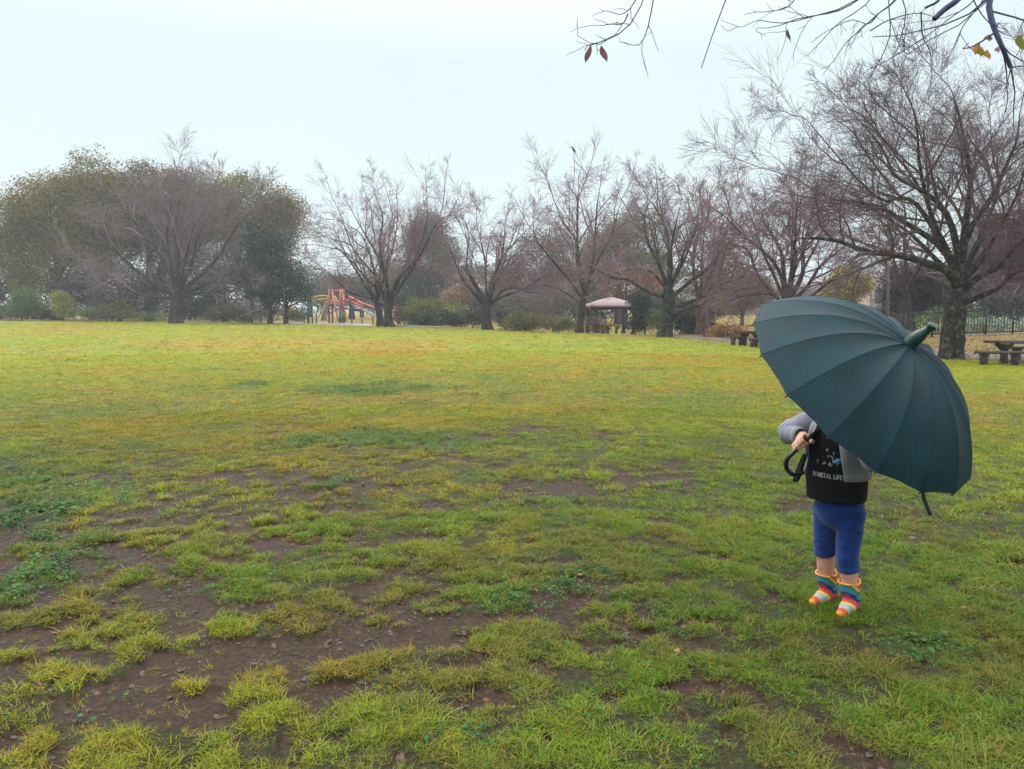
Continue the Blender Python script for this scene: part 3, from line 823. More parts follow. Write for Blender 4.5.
# --- big tree near the picnic table on the right
hero, HL = bare_tree(951, 22.5, [(953, 330), (956, 305), (961, 285)], 0.275, [
    ([(958,292),(950,272),(925,262),(895,250),(865,248),(838,242),(812,232),(790,222)], .17, -2.5),
    ([(960,284),(952,262),(935,240),(908,222),(880,205),(855,195),(820,185),(785,160)], .14, 0),
    ([(961,284),(960,255),(952,225),(938,200),(915,180),(892,160),(880,130),(862,100)], .15, 1),
    ([(962,284),(962,250),(968,215),(972,180),(966,140),(958,100),(955,62)], .16, 0),
    ([(963,284),(966,245),(978,215),(995,190),(1008,160),(1020,120),(1030,80)], .14, -1),
    ([(962,280),(975,248),(1000,225),(1028,205),(1060,195)], .11, 1),
    ([(962,296),(978,278),(1000,262),(1024,240),(1060,215)], .14, -2),
    ([(959,308),(975,298),(1000,288),(1018,268),(1045,262),(1075,250)], .11, -1),
    ([(965,260),(985,225),(1000,180),(1000,140),(990,95)], .09, 2),
    ([(955,258),(925,215),(905,195),(880,190),(840,150),(800,100)], .10, 1.5),
    ([(958,255),(930,215),(920,160),(915,110),(920,70)], .09, -2)],
    'large spreading bare tree with lichen-spotted trunk beside the right picnic table', 22.5, (BKL, TWD), 39, (10, 8, 6), 0.0042, auto=3, auto_len=4, extra=3, ratio=(.5, .55, .58), hsq=.14, flare=1.2)
# --- reddish tree behind it
bare_tree(906, 33, [(905, 315), (904, 296)], 0.24, [
    ([(904,300),(890,270),(878,245),(862,225),(845,215)], .13, 0), ([(904,296),(905,262),(908,230),(905,195),(898,160)], .14, 0),
    ([(905,298),(918,275),(938,262),(955,240),(975,215)], .10, 0), ([(904,297),(896,260),(885,225),(880,190)], .10, 1)],
    'brownish bare tree standing behind the umbrella, left of the big lichen-spotted one', 33, (BK, TWG), 40, (7, 7, 6), 0.0055, auto=3, auto_len=4)
bare_tree(1060, 36, [(1060, 310), (1062, 290)], 0.26, [
    ([(1060,296),(1040,265),(1020,230),(1000,190)], .13, 0), ([(1061,290),(1060,250),(1050,200),(1045,150)], .14, 0),
    ([(1062,290),(1080,250),(1100,215)], .13, 0), ([(1060,300),(1035,285),(1010,275),(988,262)], .1, -1)],
    'bare tree at the right edge behind the railing, boughs reaching over it', 36, (BK, TW), 41, (7, 7, 6), 0.006, auto=3, auto_len=4.5)

# --- overhanging tree: trunk outside the frame on the right, twigs hang into the top of the picture
def overhang():
    root = empty('cherry_tree', (6.6, 5.0, gz(6.6, 5.0)), 'nearest bare tree whose bluish twigs hang in from the top edge', 'tree', GB)
    b = np.array([6.6, 5.0, gz(6.6, 5.0)])
    P, R, V, Q = trunk_tube([b - [0, 0, .1], b + [0, .1, 1.2], b + [-.15, .1, 2.6], b + [-.5, .1, 3.6]], [.26, .19, .17, .14], seed=3)
    mesh_np('trunk', V, Q, BKL, root)
    mk = simple('wet_twig', (.030, .030, .10), (.018, .020, .07), 6, 0.55)
    top = P[-1]
    def limb(pts, r, tip=.2):
        q = resample(pts, 14); mesh_tubes([(q[None], (r * np.linspace(1, tip, 14))[None], 8)], 'limb', mk, root); return q
    A = limb([top, at(1080, -90, 5.2), at(960, -110, 5.0), at(800, -90, 4.8), at(680, -70, 4.6)], .07, .25)
    B = limb([top, at(1100, -40, 5.4), at(1010, -40, 5.0), at(990, 0, 4.9), at(993, 24, 4.85), at(1000, 42, 4.8), at(1011, 68, 4.8)], .024, .5)
    C = limb([at(1000, -60, 5.0), at(975, -20, 4.95), at(957, 0, 4.9), at(945, 9, 4.9), at(934, 19, 4.9)], .02, .8)
    D = limb([at(960, -60, 4.9), at(942, -5, 4.85), at(925, 8, 4.85)], .012, .5)
    E = limb([at(930, -60, 4.9), at(898, -4, 4.8), at(878, 14, 4.8)], .011, .3)
    tw = [([(665,-60),(655,-10),(648,27),(639,45),(626,43)], 4.6), ([(655,-60),(645,-5),(628,27),(610,38),(596,45),(578,36)], 4.6),
          ([(650,-50),(637,-3),(623,14),(608,11)], 4.6), ([(628,14),(622,24),(608,24)], 4.6), ([(618,34),(600,42),(588,46)], 4.6),
          ([(900,-60),(862,-3),(814,16),(782,23),(759,20)], 4.75), ([(862,-3),(845,8),(826,14),(800,18),(775,27),(757,28)], 4.75),
          ([(900,-50),(870,0),(840,22),(826,36)], 4.8), ([(888,-20),(889,9),(890,36),(879,62),(870,76)], 4.8),
          ([(878,14),(868,24),(850,20),(822,34)], 4.8), ([(878,14),(860,30),(845,44),(836,58)], 4.8),
          ([(870,31),(889,20),(917,13),(935,17)], 4.9), ([(921,12),(923,37),(931,53),(931,72)], 4.85),
          ([(985,-10),(982,2),(963,26),(954,47),(946,62)], 4.9), ([(1000,-30),(975,0),(950,18),(932,32),(905,50),(885,62)], 4.9),
          ([(965,-20),(980,12),(1000,32),(1018,38)], 5.0), ([(1011,68),(1020,66),(1034,68)], 4.8), ([(1011,68),(1008,80),(1004,96)], 4.8),
          ([(1040,-20),(1024,20),(1018,35),(1020,48)], 5.0), ([(880,-40),(905,5),(900,40),(893,60)], 4.9), ([(830,-50),(800,-8),(786,8),(762,12)], 4.7)]
    TP = []; TR = []
    for pts, Y in tw:
        n = len(pts); TP.append(resample([at(x, y, Y + 0.12 * math.sin(3 * i + x)) for i, (x, y) in enumerate(pts)], 9)); TR.append(.0044 * np.linspace(1, .45, 9))
    TP = np.array(TP); TR = np.array(TR)
    rs = np.random.default_rng(77)
    P1, R1 = grow(TP, TR, 3, .24, 32, -0.03, 5, .7, .0022, .16, .3, rs)
    P2, R2 = grow(P1[::1], R1, 2, .65, 35, -0.02, 4, .7, .0018, .16, .3, rs)
    P3, R3 = grow(np.array([A, B]), np.ones((2, 14)) * .012, 10, .2, 40, 0.05, 6, .5, .004, .15, .2, rs)
    mesh_tubes([(TP, TR, 5), (P1, R1, 4), (P2, R2, 3), (P3, R3, 4)], 'crown', mk, root)
    def leaf(px, py, Y, w, h, col, tilt=0.0):
        m = leafmat('hanging_leaf', [(0, col), (1, tuple(c * .6 for c in col))], .35)
        c = at(px, py, Y); k = Y / F; V = []
        for i in range(7):
            t = i / 6; ww = math.sin(math.pi * min(1, t * .96 + .04)) ** .8 * w * k / 2; zz = (0.5 - t) * h * k
            xx = tilt * zz
            V += [c + [-ww + xx, 0.01 * math.sin(5 * t), zz], c + [xx, -.008, zz], c + [ww + xx, .01, zz]]
        Q = [[3 * i + j, 3 * i + j + 1, 3 * i + j + 4, 3 * i + j + 3] for i in range(6) for j in (0, 1)]
        mesh_np('leaf', np.array(V), np.array(Q), m, root, True, {'tone': rng.random(21)})
    red = (.22, .10, .10)
    leaf(588, 54, 4.6, 6, 16, red, .35); leaf(604, 54, 4.6, 7, 15, red, -.35); leaf(789, 36, 4.75, 4, 12, (.12, .10, .16), -.3)
    for q in ((977, 49, 8, 12, (.50, .22, .06), .3), (981, 52, 9, 9, (.42, .26, .03), 0), (988, 55, 8, 9, (.50, .30, .04), -.3), (989, 38, 9, 6, (.36, .18, .08), 0), (1021, 43, 10, 15, (.20, .20, .03), -.2), (998, 50, 6, 6, (.45, .30, .2), 0)):
        leaf(q[0], q[1], 4.85, q[2], q[3], q[4], q[5])
overhang()

# ------------------------------------------------------------------ leafy trees, back to front
def LM(name, a, b, c, tr=.3): return leafmat(name, [(0.1, a), (0.5, b), (0.9, c)], tr)
L_OLIVE = LM('leaf_olive', (.055, .055, .02), (.12, .105, .032), (.23, .17, .045))
L_AUT = LM('leaf_autumn', (.05, .055, .014), (.14, .12, .022), (.30, .20, .035))
L_BRN = LM('leaf_brown', (.035, .030, .020), (.08, .062, .038), (.15, .11, .055))
L_DARK = LM('leaf_dark', (.008, .02, .012), (.018, .040, .024), (.035, .070, .035), .15)
L_GG = LM('leaf_grey_green', (.04, .055, .035), (.08, .10, .06), (.13, .15, .09))
L_YG = LM('leaf_yellow_green', (.08, .12, .02), (.22, .26, .03), (.36, .36, .05))
L_GRN = LM('leaf_green', (.03, .07, .02), (.07, .14, .03), (.13, .22, .05))
L_RED = LM('leaf_russet', (.09, .04, .03), (.19, .085, .06), (.28, .14, .08))
L_MUST = LM('leaf_mustard', (.15, .18, .02), (.38, .38, .03), (.58, .52, .05))
L_HEDG = LM('leaf_hedge', (.04, .065, .02), (.11, .14, .035), (.22, .24, .07))
L_AZ = LM('leaf_azalea', (.06, .06, .03), (.15, .14, .05), (.30, .26, .09))
L_WHT = LM('leaf_silver', (.10, .16, .10), (.28, .36, .28), (.60, .66, .58))
L_OR = LM('leaf_orange', (.14, .08, .03), (.36, .19, .04), (.5, .3, .07))
G1 = 'leafy trees behind the lawn'; G2 = 'shrubs along the far edge of the lawn'
T = leafy_tree
T(58, 68, [(60,218,50,56),(98,211,48,48),(25,240,32,50),(60,265,62,45),(120,215,36,50)], (BK, L_AUT), 'huge yellow-brown leafy tree at the far left behind two small shrubs', 51, .6, .18, .35, csize=.62, group=G1, shell=.45)
T(150, 69, [(150,209,48,48),(185,216,45,50),(150,255,55,45),(205,245,45,48)], (BK, L_BRN), 'greyish brown leafy tree behind the broad forked bare one', 52, .55, .18, .35, csize=.62, group=G1, shell=.45)
T(250, 67, [(250,212,45,42),(285,222,20,30),(262,240,42,36),(220,205,30,36)], (BK, L_OLIVE), 'dull olive leafy tree above the two dark evergreens', 53, .6, .18, .3, csize=.62, group=G1, shell=.45)
T(-60, 70, [(-60,250,50,40),(-15,250,24,36),(-100,240,60,50)], (BK, L_OLIVE), 'lower leafy tree cut by the left edge of the picture', 54, .5, .18, .3, csize=.62, group=G1)
T(270, 55, [(270,292,24,14),(262,270,24,16),(272,250,24,18),(258,235,18,16)], (BK, L_DARK), 'dark evergreen with drooping tiers left of the play structure', 55, .8, .17, .16, csize=.5, group=G1, flat=.3)
T(286, 54.6, [(286,290,22,13),(292,272,17,12),(296,296,14,6)], (BK, L_DARK), 'smaller dark evergreen leaning beside the orange play structure', 56, .8, .17, .13, csize=.45, group=G1, flat=.3)
T(225, 62, [(225,285,30,26),(200,296,22,20)], (BK, L_DARK), 'dark evergreen half hidden behind the broad bare tree', 57, .6, .2, .2, csize=.5, group=G1)
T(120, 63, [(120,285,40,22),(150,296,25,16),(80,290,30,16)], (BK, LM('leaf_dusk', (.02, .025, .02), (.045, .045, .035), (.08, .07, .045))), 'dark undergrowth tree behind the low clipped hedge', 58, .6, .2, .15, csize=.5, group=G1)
T(430, 76, [(430,262,34,36),(428,240,24,28),(448,285,34,28),(405,285,24,24)], (BK, L_GG), 'dome-shaped grey-green tree fading in the mist between two bare trees', 59, .6, .19, .3, csize=.55, group=G1)
T(618, 70, [(620,255,36,34),(625,232,24,20),(600,265,30,30),(645,268,24,28)], (BK, L_OLIVE), 'tall round-topped tree behind the pink-roofed shelter', 60, .6, .18, .3, csize=.55, group=G1)
T(548, 72, [(545,268,40,38),(520,285,30,30),(560,285,30,34)], (BK, L_BRN), 'brown hazy tree behind the azalea bed', 61, .4, .18, .3, csize=.55, group=G1)
T(626, 56, [(626,285,30,16),(610,276,18,13),(648,282,18,13)], (BK, L_RED), 'russet leafy shrub tree directly behind the shelter roof', 62, .4, .17, .12, csize=.5, group=G1)
T(465, 62, [(462,290,18,15),(455,298,14,12)], (BK, LM('leaf_rust', (.1, .06, .04), (.22, .13, .07), (.32, .19, .1))), 'small rust-coloured tree left of the low bare tree', 63, .35, .17, .12, csize=.4, group=G1)
T(352, 85, [(350,290,35,20),(330,300,22,14),(375,296,26,20)], (BK, L_GG), 'faint rounded tree far behind the play structure', 64, .5, .28, .25, csize=.6, group=G1)
T(742, 46, [(742,296,19,15),(750,286,16,14),(732,302,13,9),(758,292,13,12)], (BK, L_OLIVE), 'small round olive tree on a thin stem behind the left picnic table', 65, 1.1, .12, .09, csize=.3, group=G1)
T(846, 38, [(846,288,22,16),(848,276,14,11),(838,296,17,12)], (BK, L_MUST), 'small mustard-yellow tree above the top of the umbrella', 66, 1.3, .11, .09, csize=.28, group=G1)
T(912, 36, [(912,292,26,22),(900,280,18,16),(928,285,20,20),(905,308,25,14)], (BK, LM('leaf_plum', (.012, .012, .010), (.035, .026, .024), (.075, .05, .04), .15)), 'very dark rounded tree behind the umbrella tip', 67, 1.2, .12, .15, csize=.35, group=G1)
T(1000, 42, [(1000,250,36,34),(975,275,30,30),(1030,262,36,40),(1010,290,40,20)], (BK, LM('leaf_dim_olive', (.025, .025, .014), (.06, .05, .025), (.12, .095, .04), .2)), 'dim olive tree filling the gap behind the right picnic table', 68, 1.1, .15, .22, csize=.5, group=G1)
T(1080, 42, [(1080,255,40,46),(1110,270,40,40)], (BK, L_BRN), 'brown leafy tree past the right edge of the picture', 69, .5, .17, .22, csize=.5, group=G1)
T(720, 62, [(722,262,20,26),(735,280,20,20),(700,280,24,26)], (BK, L_BRN), 'brownish hazy tree behind the reddish-trunked bare one', 70, .35, .2, .2, csize=.5, group=G1)
T(724, 60, [(722,306,10,8),(716,300,8,7)], (BK, L_YG), 'tiny pale green tree left of the small round olive one', 71, .5, .14, .07, csize=.3, group=G1)

# far row, fading in the mist
for k, (x, yt, hw, lb) in enumerate(((310,262,26,'farthest faint tree just right of the dark evergreens'), (362,272,22,'faint low tree far behind the twin bare trees'), (400,258,26,'faint tree far behind the fan-shaped bare tree'), (490,262,30,'faint tree far behind the low spreading bare tree'),
                                    (575,262,30,'faint tree far behind the slender vase-shaped bare tree'), (670,262,28,'faint tree far behind the lichened boughs'))):
    T(x, 105 + 3 * k, [(x, (yt + 310) / 2, hw, (310 - yt) / 2), (x + 14, (yt + 322) / 2, hw, (302 - yt) / 2)], (BK, L_GG), lb, 80 + k, .35, .36, .25, csize=.8, group='faint trees in the mist', depth=.5)

# undergrowth far behind
for k, (x, hw, yt, nm) in enumerate(((-40,45,296,'at the left picture edge'),(35,40,294,'behind the mid-green shrub'),(105,40,297,'behind the clipped hedges'),(190,38,292,'behind the trunk of the broad bare tree'),
        (255,34,296,'behind the two dark evergreens'),(415,34,288,'under the dome-shaped tree'),(480,34,286,'behind the low spreading tree'),(535,36,284,'behind the azalea bed'),(590,34,284,'left of the shelter roof'),(650,36,284,'right of the shelter roof'),(705,34,292,'behind the reddish trunk'))):
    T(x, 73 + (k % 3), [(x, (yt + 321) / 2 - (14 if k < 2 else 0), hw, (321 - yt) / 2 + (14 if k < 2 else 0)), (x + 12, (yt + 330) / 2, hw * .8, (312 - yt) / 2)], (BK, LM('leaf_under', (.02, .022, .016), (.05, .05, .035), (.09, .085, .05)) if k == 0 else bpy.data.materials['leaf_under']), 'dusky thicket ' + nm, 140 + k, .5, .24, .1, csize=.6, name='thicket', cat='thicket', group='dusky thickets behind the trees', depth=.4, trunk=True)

# shrubs and hedges
def S(px, Y, blobs, m, label, seed, name='shrub', leaf=.12, dens=.9, cs=.2, flat=.8, cat='shrub', group=G2, depth=.8, aspect=.55):
    return T(px, Y, blobs, (BK, m), label, seed, dens, leaf, .03, name=name, csize=cs, per=16, flat=flat, group=group, cat=cat, depth=depth, shell=.6, aspect=aspect)
S(22, 61.5, [(22,306,17,11),(26,297,11,9),(12,312,14,7)], L_GRN, 'loose mid-green shrub at the far left edge of the lawn', 91)
S(62, 61, [(62,305,13,10),(60,298,8,7),(70,313,15,5)], L_YG, 'bright yellow-green shrub second from the left edge', 92)
S(44, 62.5, [(44,313,10,6),(0,312,10,7)], L_DARK, 'low dark shrub between the green one and the yellow-green one', 93)
S(108, 61, [(96,313,13,6),(110,312,17,7),(124,314,11,5.5)], L_HEDG, 'longer clipped hedge left of the broad bare tree', 94, 'hedge', cat='hedge', depth=1.2)
S(112, 61.6, [(114,305,10,4),(122,308,7,3)], L_MUST, 'yellowish sprig bush poking above the longer clipped hedge', 95)
S(151, 60, [(144,316.5,9,4),(158,316.5,10,4)], L_HEDG, 'short low hedge at the foot of the broad bare tree', 96, 'hedge', cat='hedge', depth=1.2)
S(222, 59, [(222,312,18,9),(242,314,14,7)], LM('leaf_dim', (.02, .03, .015), (.05, .055, .03), (.1, .1, .05)), 'dim brownish shrub right of the broad bare trunk', 97)
S(268, 62, [(300,314,10,6),(292,316,10,5)], L_HEDG, 'pale rounded shrub behind the leaning dark evergreen', 98)
S(428, 52, [(425,312,24,9),(436,303,9,6),(455,312,18,8),(418,304,9,6)], LM('leaf_pale_sprig', (.05, .07, .02), (.13, .16, .03), (.28, .28, .05)), 'sprawling yellow-green shrub between the two bare trees', 99, dens=.55)
S(425, 51, [(412,321,18,6),(440,319,22,8),(462,320,12,7)], L_DARK, 'low dark green shrub under the sprawling yellow-green one', 100)
S(398, 51.5, [(398,315,6,6)], L_RED, 'little reddish bush right of the fan-shaped tree', 101)
S(472, 47, [(476,318,12,9),(505,318,10,8)], LM('leaf_dim2', (.02, .02, .015), (.05, .045, .035), (.09, .08, .06)), 'dim twiggy shrub around the foot of the low bare tree', 102, dens=.7)
S(512, 45, [(512,320,14,8),(525,322,14,8)], L_DARK, 'dark shrub showing left of the azalea bed', 103)
S(528, 43.5, [(515,323,15,7),(535,323,15,7.5),(525,318,12,4)], L_AZ, 'left mound of the pale azalea bed', 104, leaf=.1)
S(558, 43, [(555,324,17,7.5),(568,325,12,7)], L_AZ, 'right mound of the pale azalea bed touching the vase-shaped tree', 105, leaf=.1)
S(596, 41.5, [(592,326,9,7),(602,328,8,6)], L_BRN, 'brown twiggy bush at the left post of the shelter', 106, leaf=.1, dens=.6)
S(540, 60, [(540,305,30,16),(510,305,22,14),(565,300,20,18)], LM('leaf_fog', (.05, .05, .04), (.10, .09, .06), (.16, .14, .09)), 'wide brownish thicket behind the azalea bed', 107, leaf=.16, dens=.5, cs=.4)
S(645, 42, [(645,312,14,16),(640,302,10,10),(636,325,8,8)], L_DARK, 'tall dark green bush at the right post of the shelter', 108, leaf=.11)
S(659, 40.5, [(656,320,7,13)], L_GRN, 'narrow bluish green bush left of the lichened trunk', 109, leaf=.1, dens=.7)
S(690, 41, [(686,315,16,17),(705,318,12,15),(692,326,20,8)], L_DARK, 'big very dark evergreen bush between the two low-boughed trees', 110, leaf=.11)
S(728, 37, [(726,331,14,6),(738,335,12,5),(716,334,10,5)], L_OR, 'orange-tinted low bush beside the left picnic table', 111, leaf=.1, dens=.7)
S(714, 37.5, [(712,334,10,6)], L_BRN, 'brown low bush left of the orange-tinted one', 112, leaf=.1, dens=.7)
for k, (x, h) in enumerate(((948,6),(966,6),(984,6.5),(1003,6),(1022,6),(1041,6))):
    S(x, 32.5 + .1 * k, [(x, 325, 10, h)], L_WHT, ('white-flecked plant just right of the lichen-spotted trunk', 'white-flecked plant second from the lichen-spotted trunk', 'white-flecked plant above the left end of the right picnic bench',
      'white-flecked plant above the right picnic table', 'white-flecked plant at the right picture edge', 'white-flecked plant past the right picture edge')[k], 120 + k, 'planting', .09, .75, .15, cat='plant', group='white-flecked planting behind the railing')
S(974, 34, [(972,318,8,6),(980,320,7,5)], L_GRN, 'light green bush behind the railing right of the big trunk', 130, leaf=.1, dens=.6)
S(938, 34, [(938,318,8,8),(925,322,10,6)], L_GRN, 'green bush behind the railing left of the big trunk', 131, leaf=.1, dens=.6)
S(985, 37, [(985,308,32,13),(1025,306,32,14),(950,306,20,14)], LM('leaf_shade', (.01, .012, .01), (.022, .025, .018), (.05, .05, .03), .15), 'long thicket in near-black shade colour behind the white-flecked planting', 132, leaf=.13, cs=.3)  # near-black leaf colour stands in for the dark shade behind the planting

# ================================================================== PARK FURNITURE
m_roofp = simple('roof_pink', (.25, .175, .17), (.185, .125, .125), 5, 0.6, bstr=0.1)
m_dwood = simple('wood_dark', (.050, .032, .026), (.028, .018, .016), 14, 0.6, bstr=0.4)
m_conc = simple('concrete', (.36, .34, .32), (.25, .235, .22), 7, 0.85, bstr=0.2)
m_steel = simple('pole_grey', (.16, .17, .18), (.10, .11, .12), 10, 0.5, metal=.3)

def gazebo():
    b = foot(610, 48.5); k = 48.5 / F
    root = empty('garden_shelter', b, 'open four-post shelter with a pinkish pyramid roof at the far edge of the lawn', 'shelter')
    hw = 1.18; he = 1.84
    ang = 0.12
    R = np.array([[math.cos(ang), math.sin(ang), 0], [-math.sin(ang), math.cos(ang), 0], [0, 0, 1]])
    def wp(x, y, z): return b + np.array([x, y, z]) @ R
    for sx in (-1, 1):
        for sy in (-1, 1):
            mb = MB(); mb.box(wp(sx * hw, sy * hw, he / 2 - .05), (.2, .2, he + .1), ax=R)
            mb.box(wp(sx * hw, sy * hw, .1), (.3, .3, .2), ax=R)
            mb.build('post', m_dwood, root)
    for s in (-1, 1):
        mb = MB(); mb.box(wp(0, s * hw, he - .16), (2 * hw + .3, .12, .2), ax=R); mb.build('beam', m_dwood, root)
        mb = MB(); mb.box(wp(s * hw, 0, he - .18), (.12, 2 * hw - .14, .18), ax=R); mb.build('beam', m_dwood, root)
    e = 1.56; ap = 0.56
    mb = MB()
    c = [wp(-e, -e, he), wp(e, -e, he), wp(e, e, he), wp(-e, e, he)]
    c2 = [p + np.array([0, 0, -.09]) for p in c]; c3 = [b + (p - b) * np.array([.95, .95, 1]) + [0, 0, -.02] for p in c2]
    top = wp(0, 0, he + ap)
    # slightly hipped ring two thirds up
    m_ = [b + np.array([0, 0, he]) + (p - b - np.array([0, 0, he])) * np.array([.45, .45, 0]) + [0, 0, ap * .58] for p in c]
    V = np.array(c + c2 + m_ + [top] + c3)
    Q = [[i, (i + 1) % 4, 8 + (i + 1) % 4, 8 + i] for i in range(4)] + [[4 + i, 4 + (i + 1) % 4, (i + 1) % 4, i] for i in range(4)] + [[13, 14, 15, 16]] + [[13 + i, 13 + (i + 1) % 4, 4 + (i + 1) % 4, 4 + i] for i in range(4)]
    T3 = [[8 + i, 8 + (i + 1) % 4, 12] for i in range(4)]
    mb.add(V, Q, T3); mb.build('roof', m_roofp, root)
    mb = MB(); mb.tube([top - [0, 0, .03], top + [0, 0, .1], top + [0, 0, .16]], [.12, .09, .01], 8)
    mb.build('roof_cap', m_roofp, root)
    mb = MB(); mb.box(wp(0, 0, .0), (3.1, 3.1, .12), ax=R); mb.build('base_slab', m_conc, root)
gazebo()

def table(px, Y, label, w=1.5, d=.75, h=.68, rot=0.0):
    b = foot(px, Y); root = empty('picnic_table', b, label, 'table')
    R = np.array([[math.cos(rot), math.sin(rot), 0], [-math.sin(rot), math.cos(rot), 0], [0, 0, 1]])
    wp = lambda x, y, z: b + np.array([x, y, z]) @ R
    mb = MB()
    for k in range(5): mb.box(wp(0, (k - 2) * d / 5, h - .03 + .002 * (k % 2)), (w, d / 5 - .012, .06), ax=R)
    mb.build('tabletop', m_dwood, root)
    for s in (-1, 1):
        mb = MB(); x = s * w * .27
        mb.box(wp(x, 0, (h - .1) / 2 - .03), (.13, .13, h - .02), ax=R)
        for q in (-1, 1): mb.beam(wp(x, 0, h * .55), wp(x, q * d * .4, h - .07), .06, .07)
        mb.beam(wp(x, 0, h * .52), wp(x + s * .25, 0, h - .07), .06, .07)
        mb.build('leg', m_dwood, root)
    return root

def bench(px, Y, label, w=1.5, d=.34, h=.4, rot=0.0):
    b = foot(px, Y); root = empty('bench', b, label, 'bench', 'backless benches at the tables')
    R = np.array([[math.cos(rot), math.sin(rot), 0], [-math.sin(rot), math.cos(rot), 0], [0, 0, 1]])
    wp = lambda x, y, z: b + np.array([x, y, z]) @ R
    mb = MB()
    for k in range(2): mb.box(wp(0, (k - .5) * d / 2, h - .03 + .002 * k), (w, d / 2 - .012, .06), ax=R)
    mb.build('seat', m_dwood, root)
    for s in (-1, 1):
        mb = MB(); mb.box(wp(s * w * .36, 0, (h - .09) / 2), (.13, .13, h - .03), ax=R); mb.box(wp(s * w * .36, 0, h - .09), (.1, d * .85, .055), ax=R)
        mb.build('leg', m_dwood, root)
table(1018, 20.6, 'dark wooden picnic table cut by the right edge of the picture', 1.5, .75, .62, .06)
bench(999, 19.9, 'dark backless bench in front of the right picnic table', 1.15, .32, .36, .06)
bench(1034, 21.6, 'dark backless bench behind the right picnic table', 1.4, .32, .36, .06)
table(750, 31.2, 'dark wooden picnic table half hidden by the left edge of the umbrella', 1.0, .8, .62, .3)
bench(737, 31.0, 'short dark bench left of the half hidden picnic table', .5, .32, .36, .3)
bench(757, 30.2, 'short dark bench in front of the half hidden picnic table', .6, .32, .36, .3)
table(612, 48.4, 'dark table under the pink-roofed shelter', 1.0, .6, .62, .12)
bench(603, 48.2, 'low dark bench beside the table under the shelter', .4, .3, .4, 1.6)

def lamp():
    Y = 31.0; b = foot(887, Y); root = empty('street_lamp', b, 'dark park lamp with a flat square head above the umbrella', 'lamp')
    t = at(889, 234, Y)
    mb = MB(); mb.tube([b - [0, 0, .1], b + (t - b) * .5, t], [.065, .055, .045], 10); mb.tube([b - [0, 0, .05], b + [0, 0, .35]], .1, 10); mb.build('pole', m_steel, root, True)
    mb = MB(); mb.box(t + [0, 0, .17], (.34, .34, .05)); mb.box(t + [0, 0, .21], (.22, .22, .04)); mb.build('lamp_cap', m_steel, root)
    mb = MB(); mb.tube([t, t + [0, 0, .144]], [.075, .12], 10); mb.build('lamp_shade', simple('lamp_glass', (.45, .47, .48), (.38, .4, .42), 5, .3), root, True)
lamp()

def upole(px, Y, top_py, r, label, mat, arms=True):
    b = foot(px, Y); t = at(px, top_py, Y); root = empty('utility_pole', b, label, 'pole')
    mb = MB(); mb.tube([b - [0, 0, .1], t], [r, r * .7], 8); mb.build('pole', mat, root, True)
    if arms:
        mb = MB(); mb.box(t - [0, 0, .3], (.9, .09, .09)); mb.build('crossarm', mat, root)
upole(873, 60, 272, .13, 'thin pale utility pole between the mustard tree and the lamp', m_conc)
upole(248 - 0, 58.5, 300, .16, 'short stout grey post left of the dark evergreens', simple('post_grey', (.13, .13, .17), (.09, .09, .12), 6, .7), False)

def building(px0, px1, py_top, Y, label, wall, roof, depth=8, storeys=1):
    b = foot((px0 + px1) / 2, Y); k = Y / F; w = (px1 - px0) * k; h = at(px0, py_top, Y)[2] - b[2]
    root = empty('building', b, label, 'building', 'pale buildings beyond the park')
    mb = MB(); mb.box(b + [0, depth / 2, h / 2 - .3], (w, depth, h + .6)); mb.build('wall', wall, root)
    mb = MB(); x0, x1 = b[0] - w / 2 - .4, b[0] + w / 2 + .4; y0, y1 = b[1] - .4, b[1] + depth + .4; z = b[2] + h; ym = (y0 + y1) / 2
    rh = min(1.6, .25 * depth)
    V = [(x0, y0, z), (x1, y0, z), (x1, y1, z), (x0, y1, z), (x0 + .5, ym, z + rh), (x1 - .5, ym, z + rh)]
    mb.add([[p[0], p[1], p[2] + .01] for p in V], [[0, 1, 5, 4], [2, 3, 4, 5], [3, 2, 1, 0]], [[1, 2, 5], [3, 0, 4]]); mb.build('roof', roof, root)
    n = max(2, int(w / 2.6)); mg = simple('window_dark', (.10, .12, .14), (.06, .08, .1), 3, .2)
    for s in range(storeys):
        for i in range(n):
            x = b[0] - w / 2 + (i + .5) * w / n; zz = b[2] + (s + .55) * h / storeys
            mb = MB()
            for (ox, oz, sx, sz) in ((0, .62, 1.4, .08), (0, -.62, 1.4, .08), (-.66, 0, .08, 1.16), (.66, 0, .08, 1.16)): mb.box((x + ox, b[1] - .03, zz + oz), (sx, .1, sz))
            f = mb.build('window', m_steel, root)
            mb = MB(); mb.box((x, b[1] - .015, zz), (1.24, .04, 1.16)); mb.build('pane', mg, f)
m_wall = simple('wall_pale', (.42, .38, .37), (.36, .33, .32), 2, .9); m_wall2 = simple('wall_beige', (.50, .38, .31), (.44, .34, .28), 2, .9)
m_rf = simple('roof_grey', (.27, .24, .26), (.21, .19, .2), 4, .8)
building(752, 872, 293, 78, 'long low pale building seen through the boughs left of the lamp', m_wall, m_rf, 9, 1)
building(872, 893, 289, 70, 'small beige building just behind the park lamp', m_wall2, m_rf, 6, 2)
building(690, 745, 290, 82, 'low grey-pink building behind the small round olive tree', m_wall, m_rf, 8, 1)
building(128, 162, 288, 84, 'bluish white building glimpsed under the broad bare tree', simple('wall_bluewhite', (.55, .62, .70), (.48, .55, .62), 2, .8), m_rf, 8, 2)

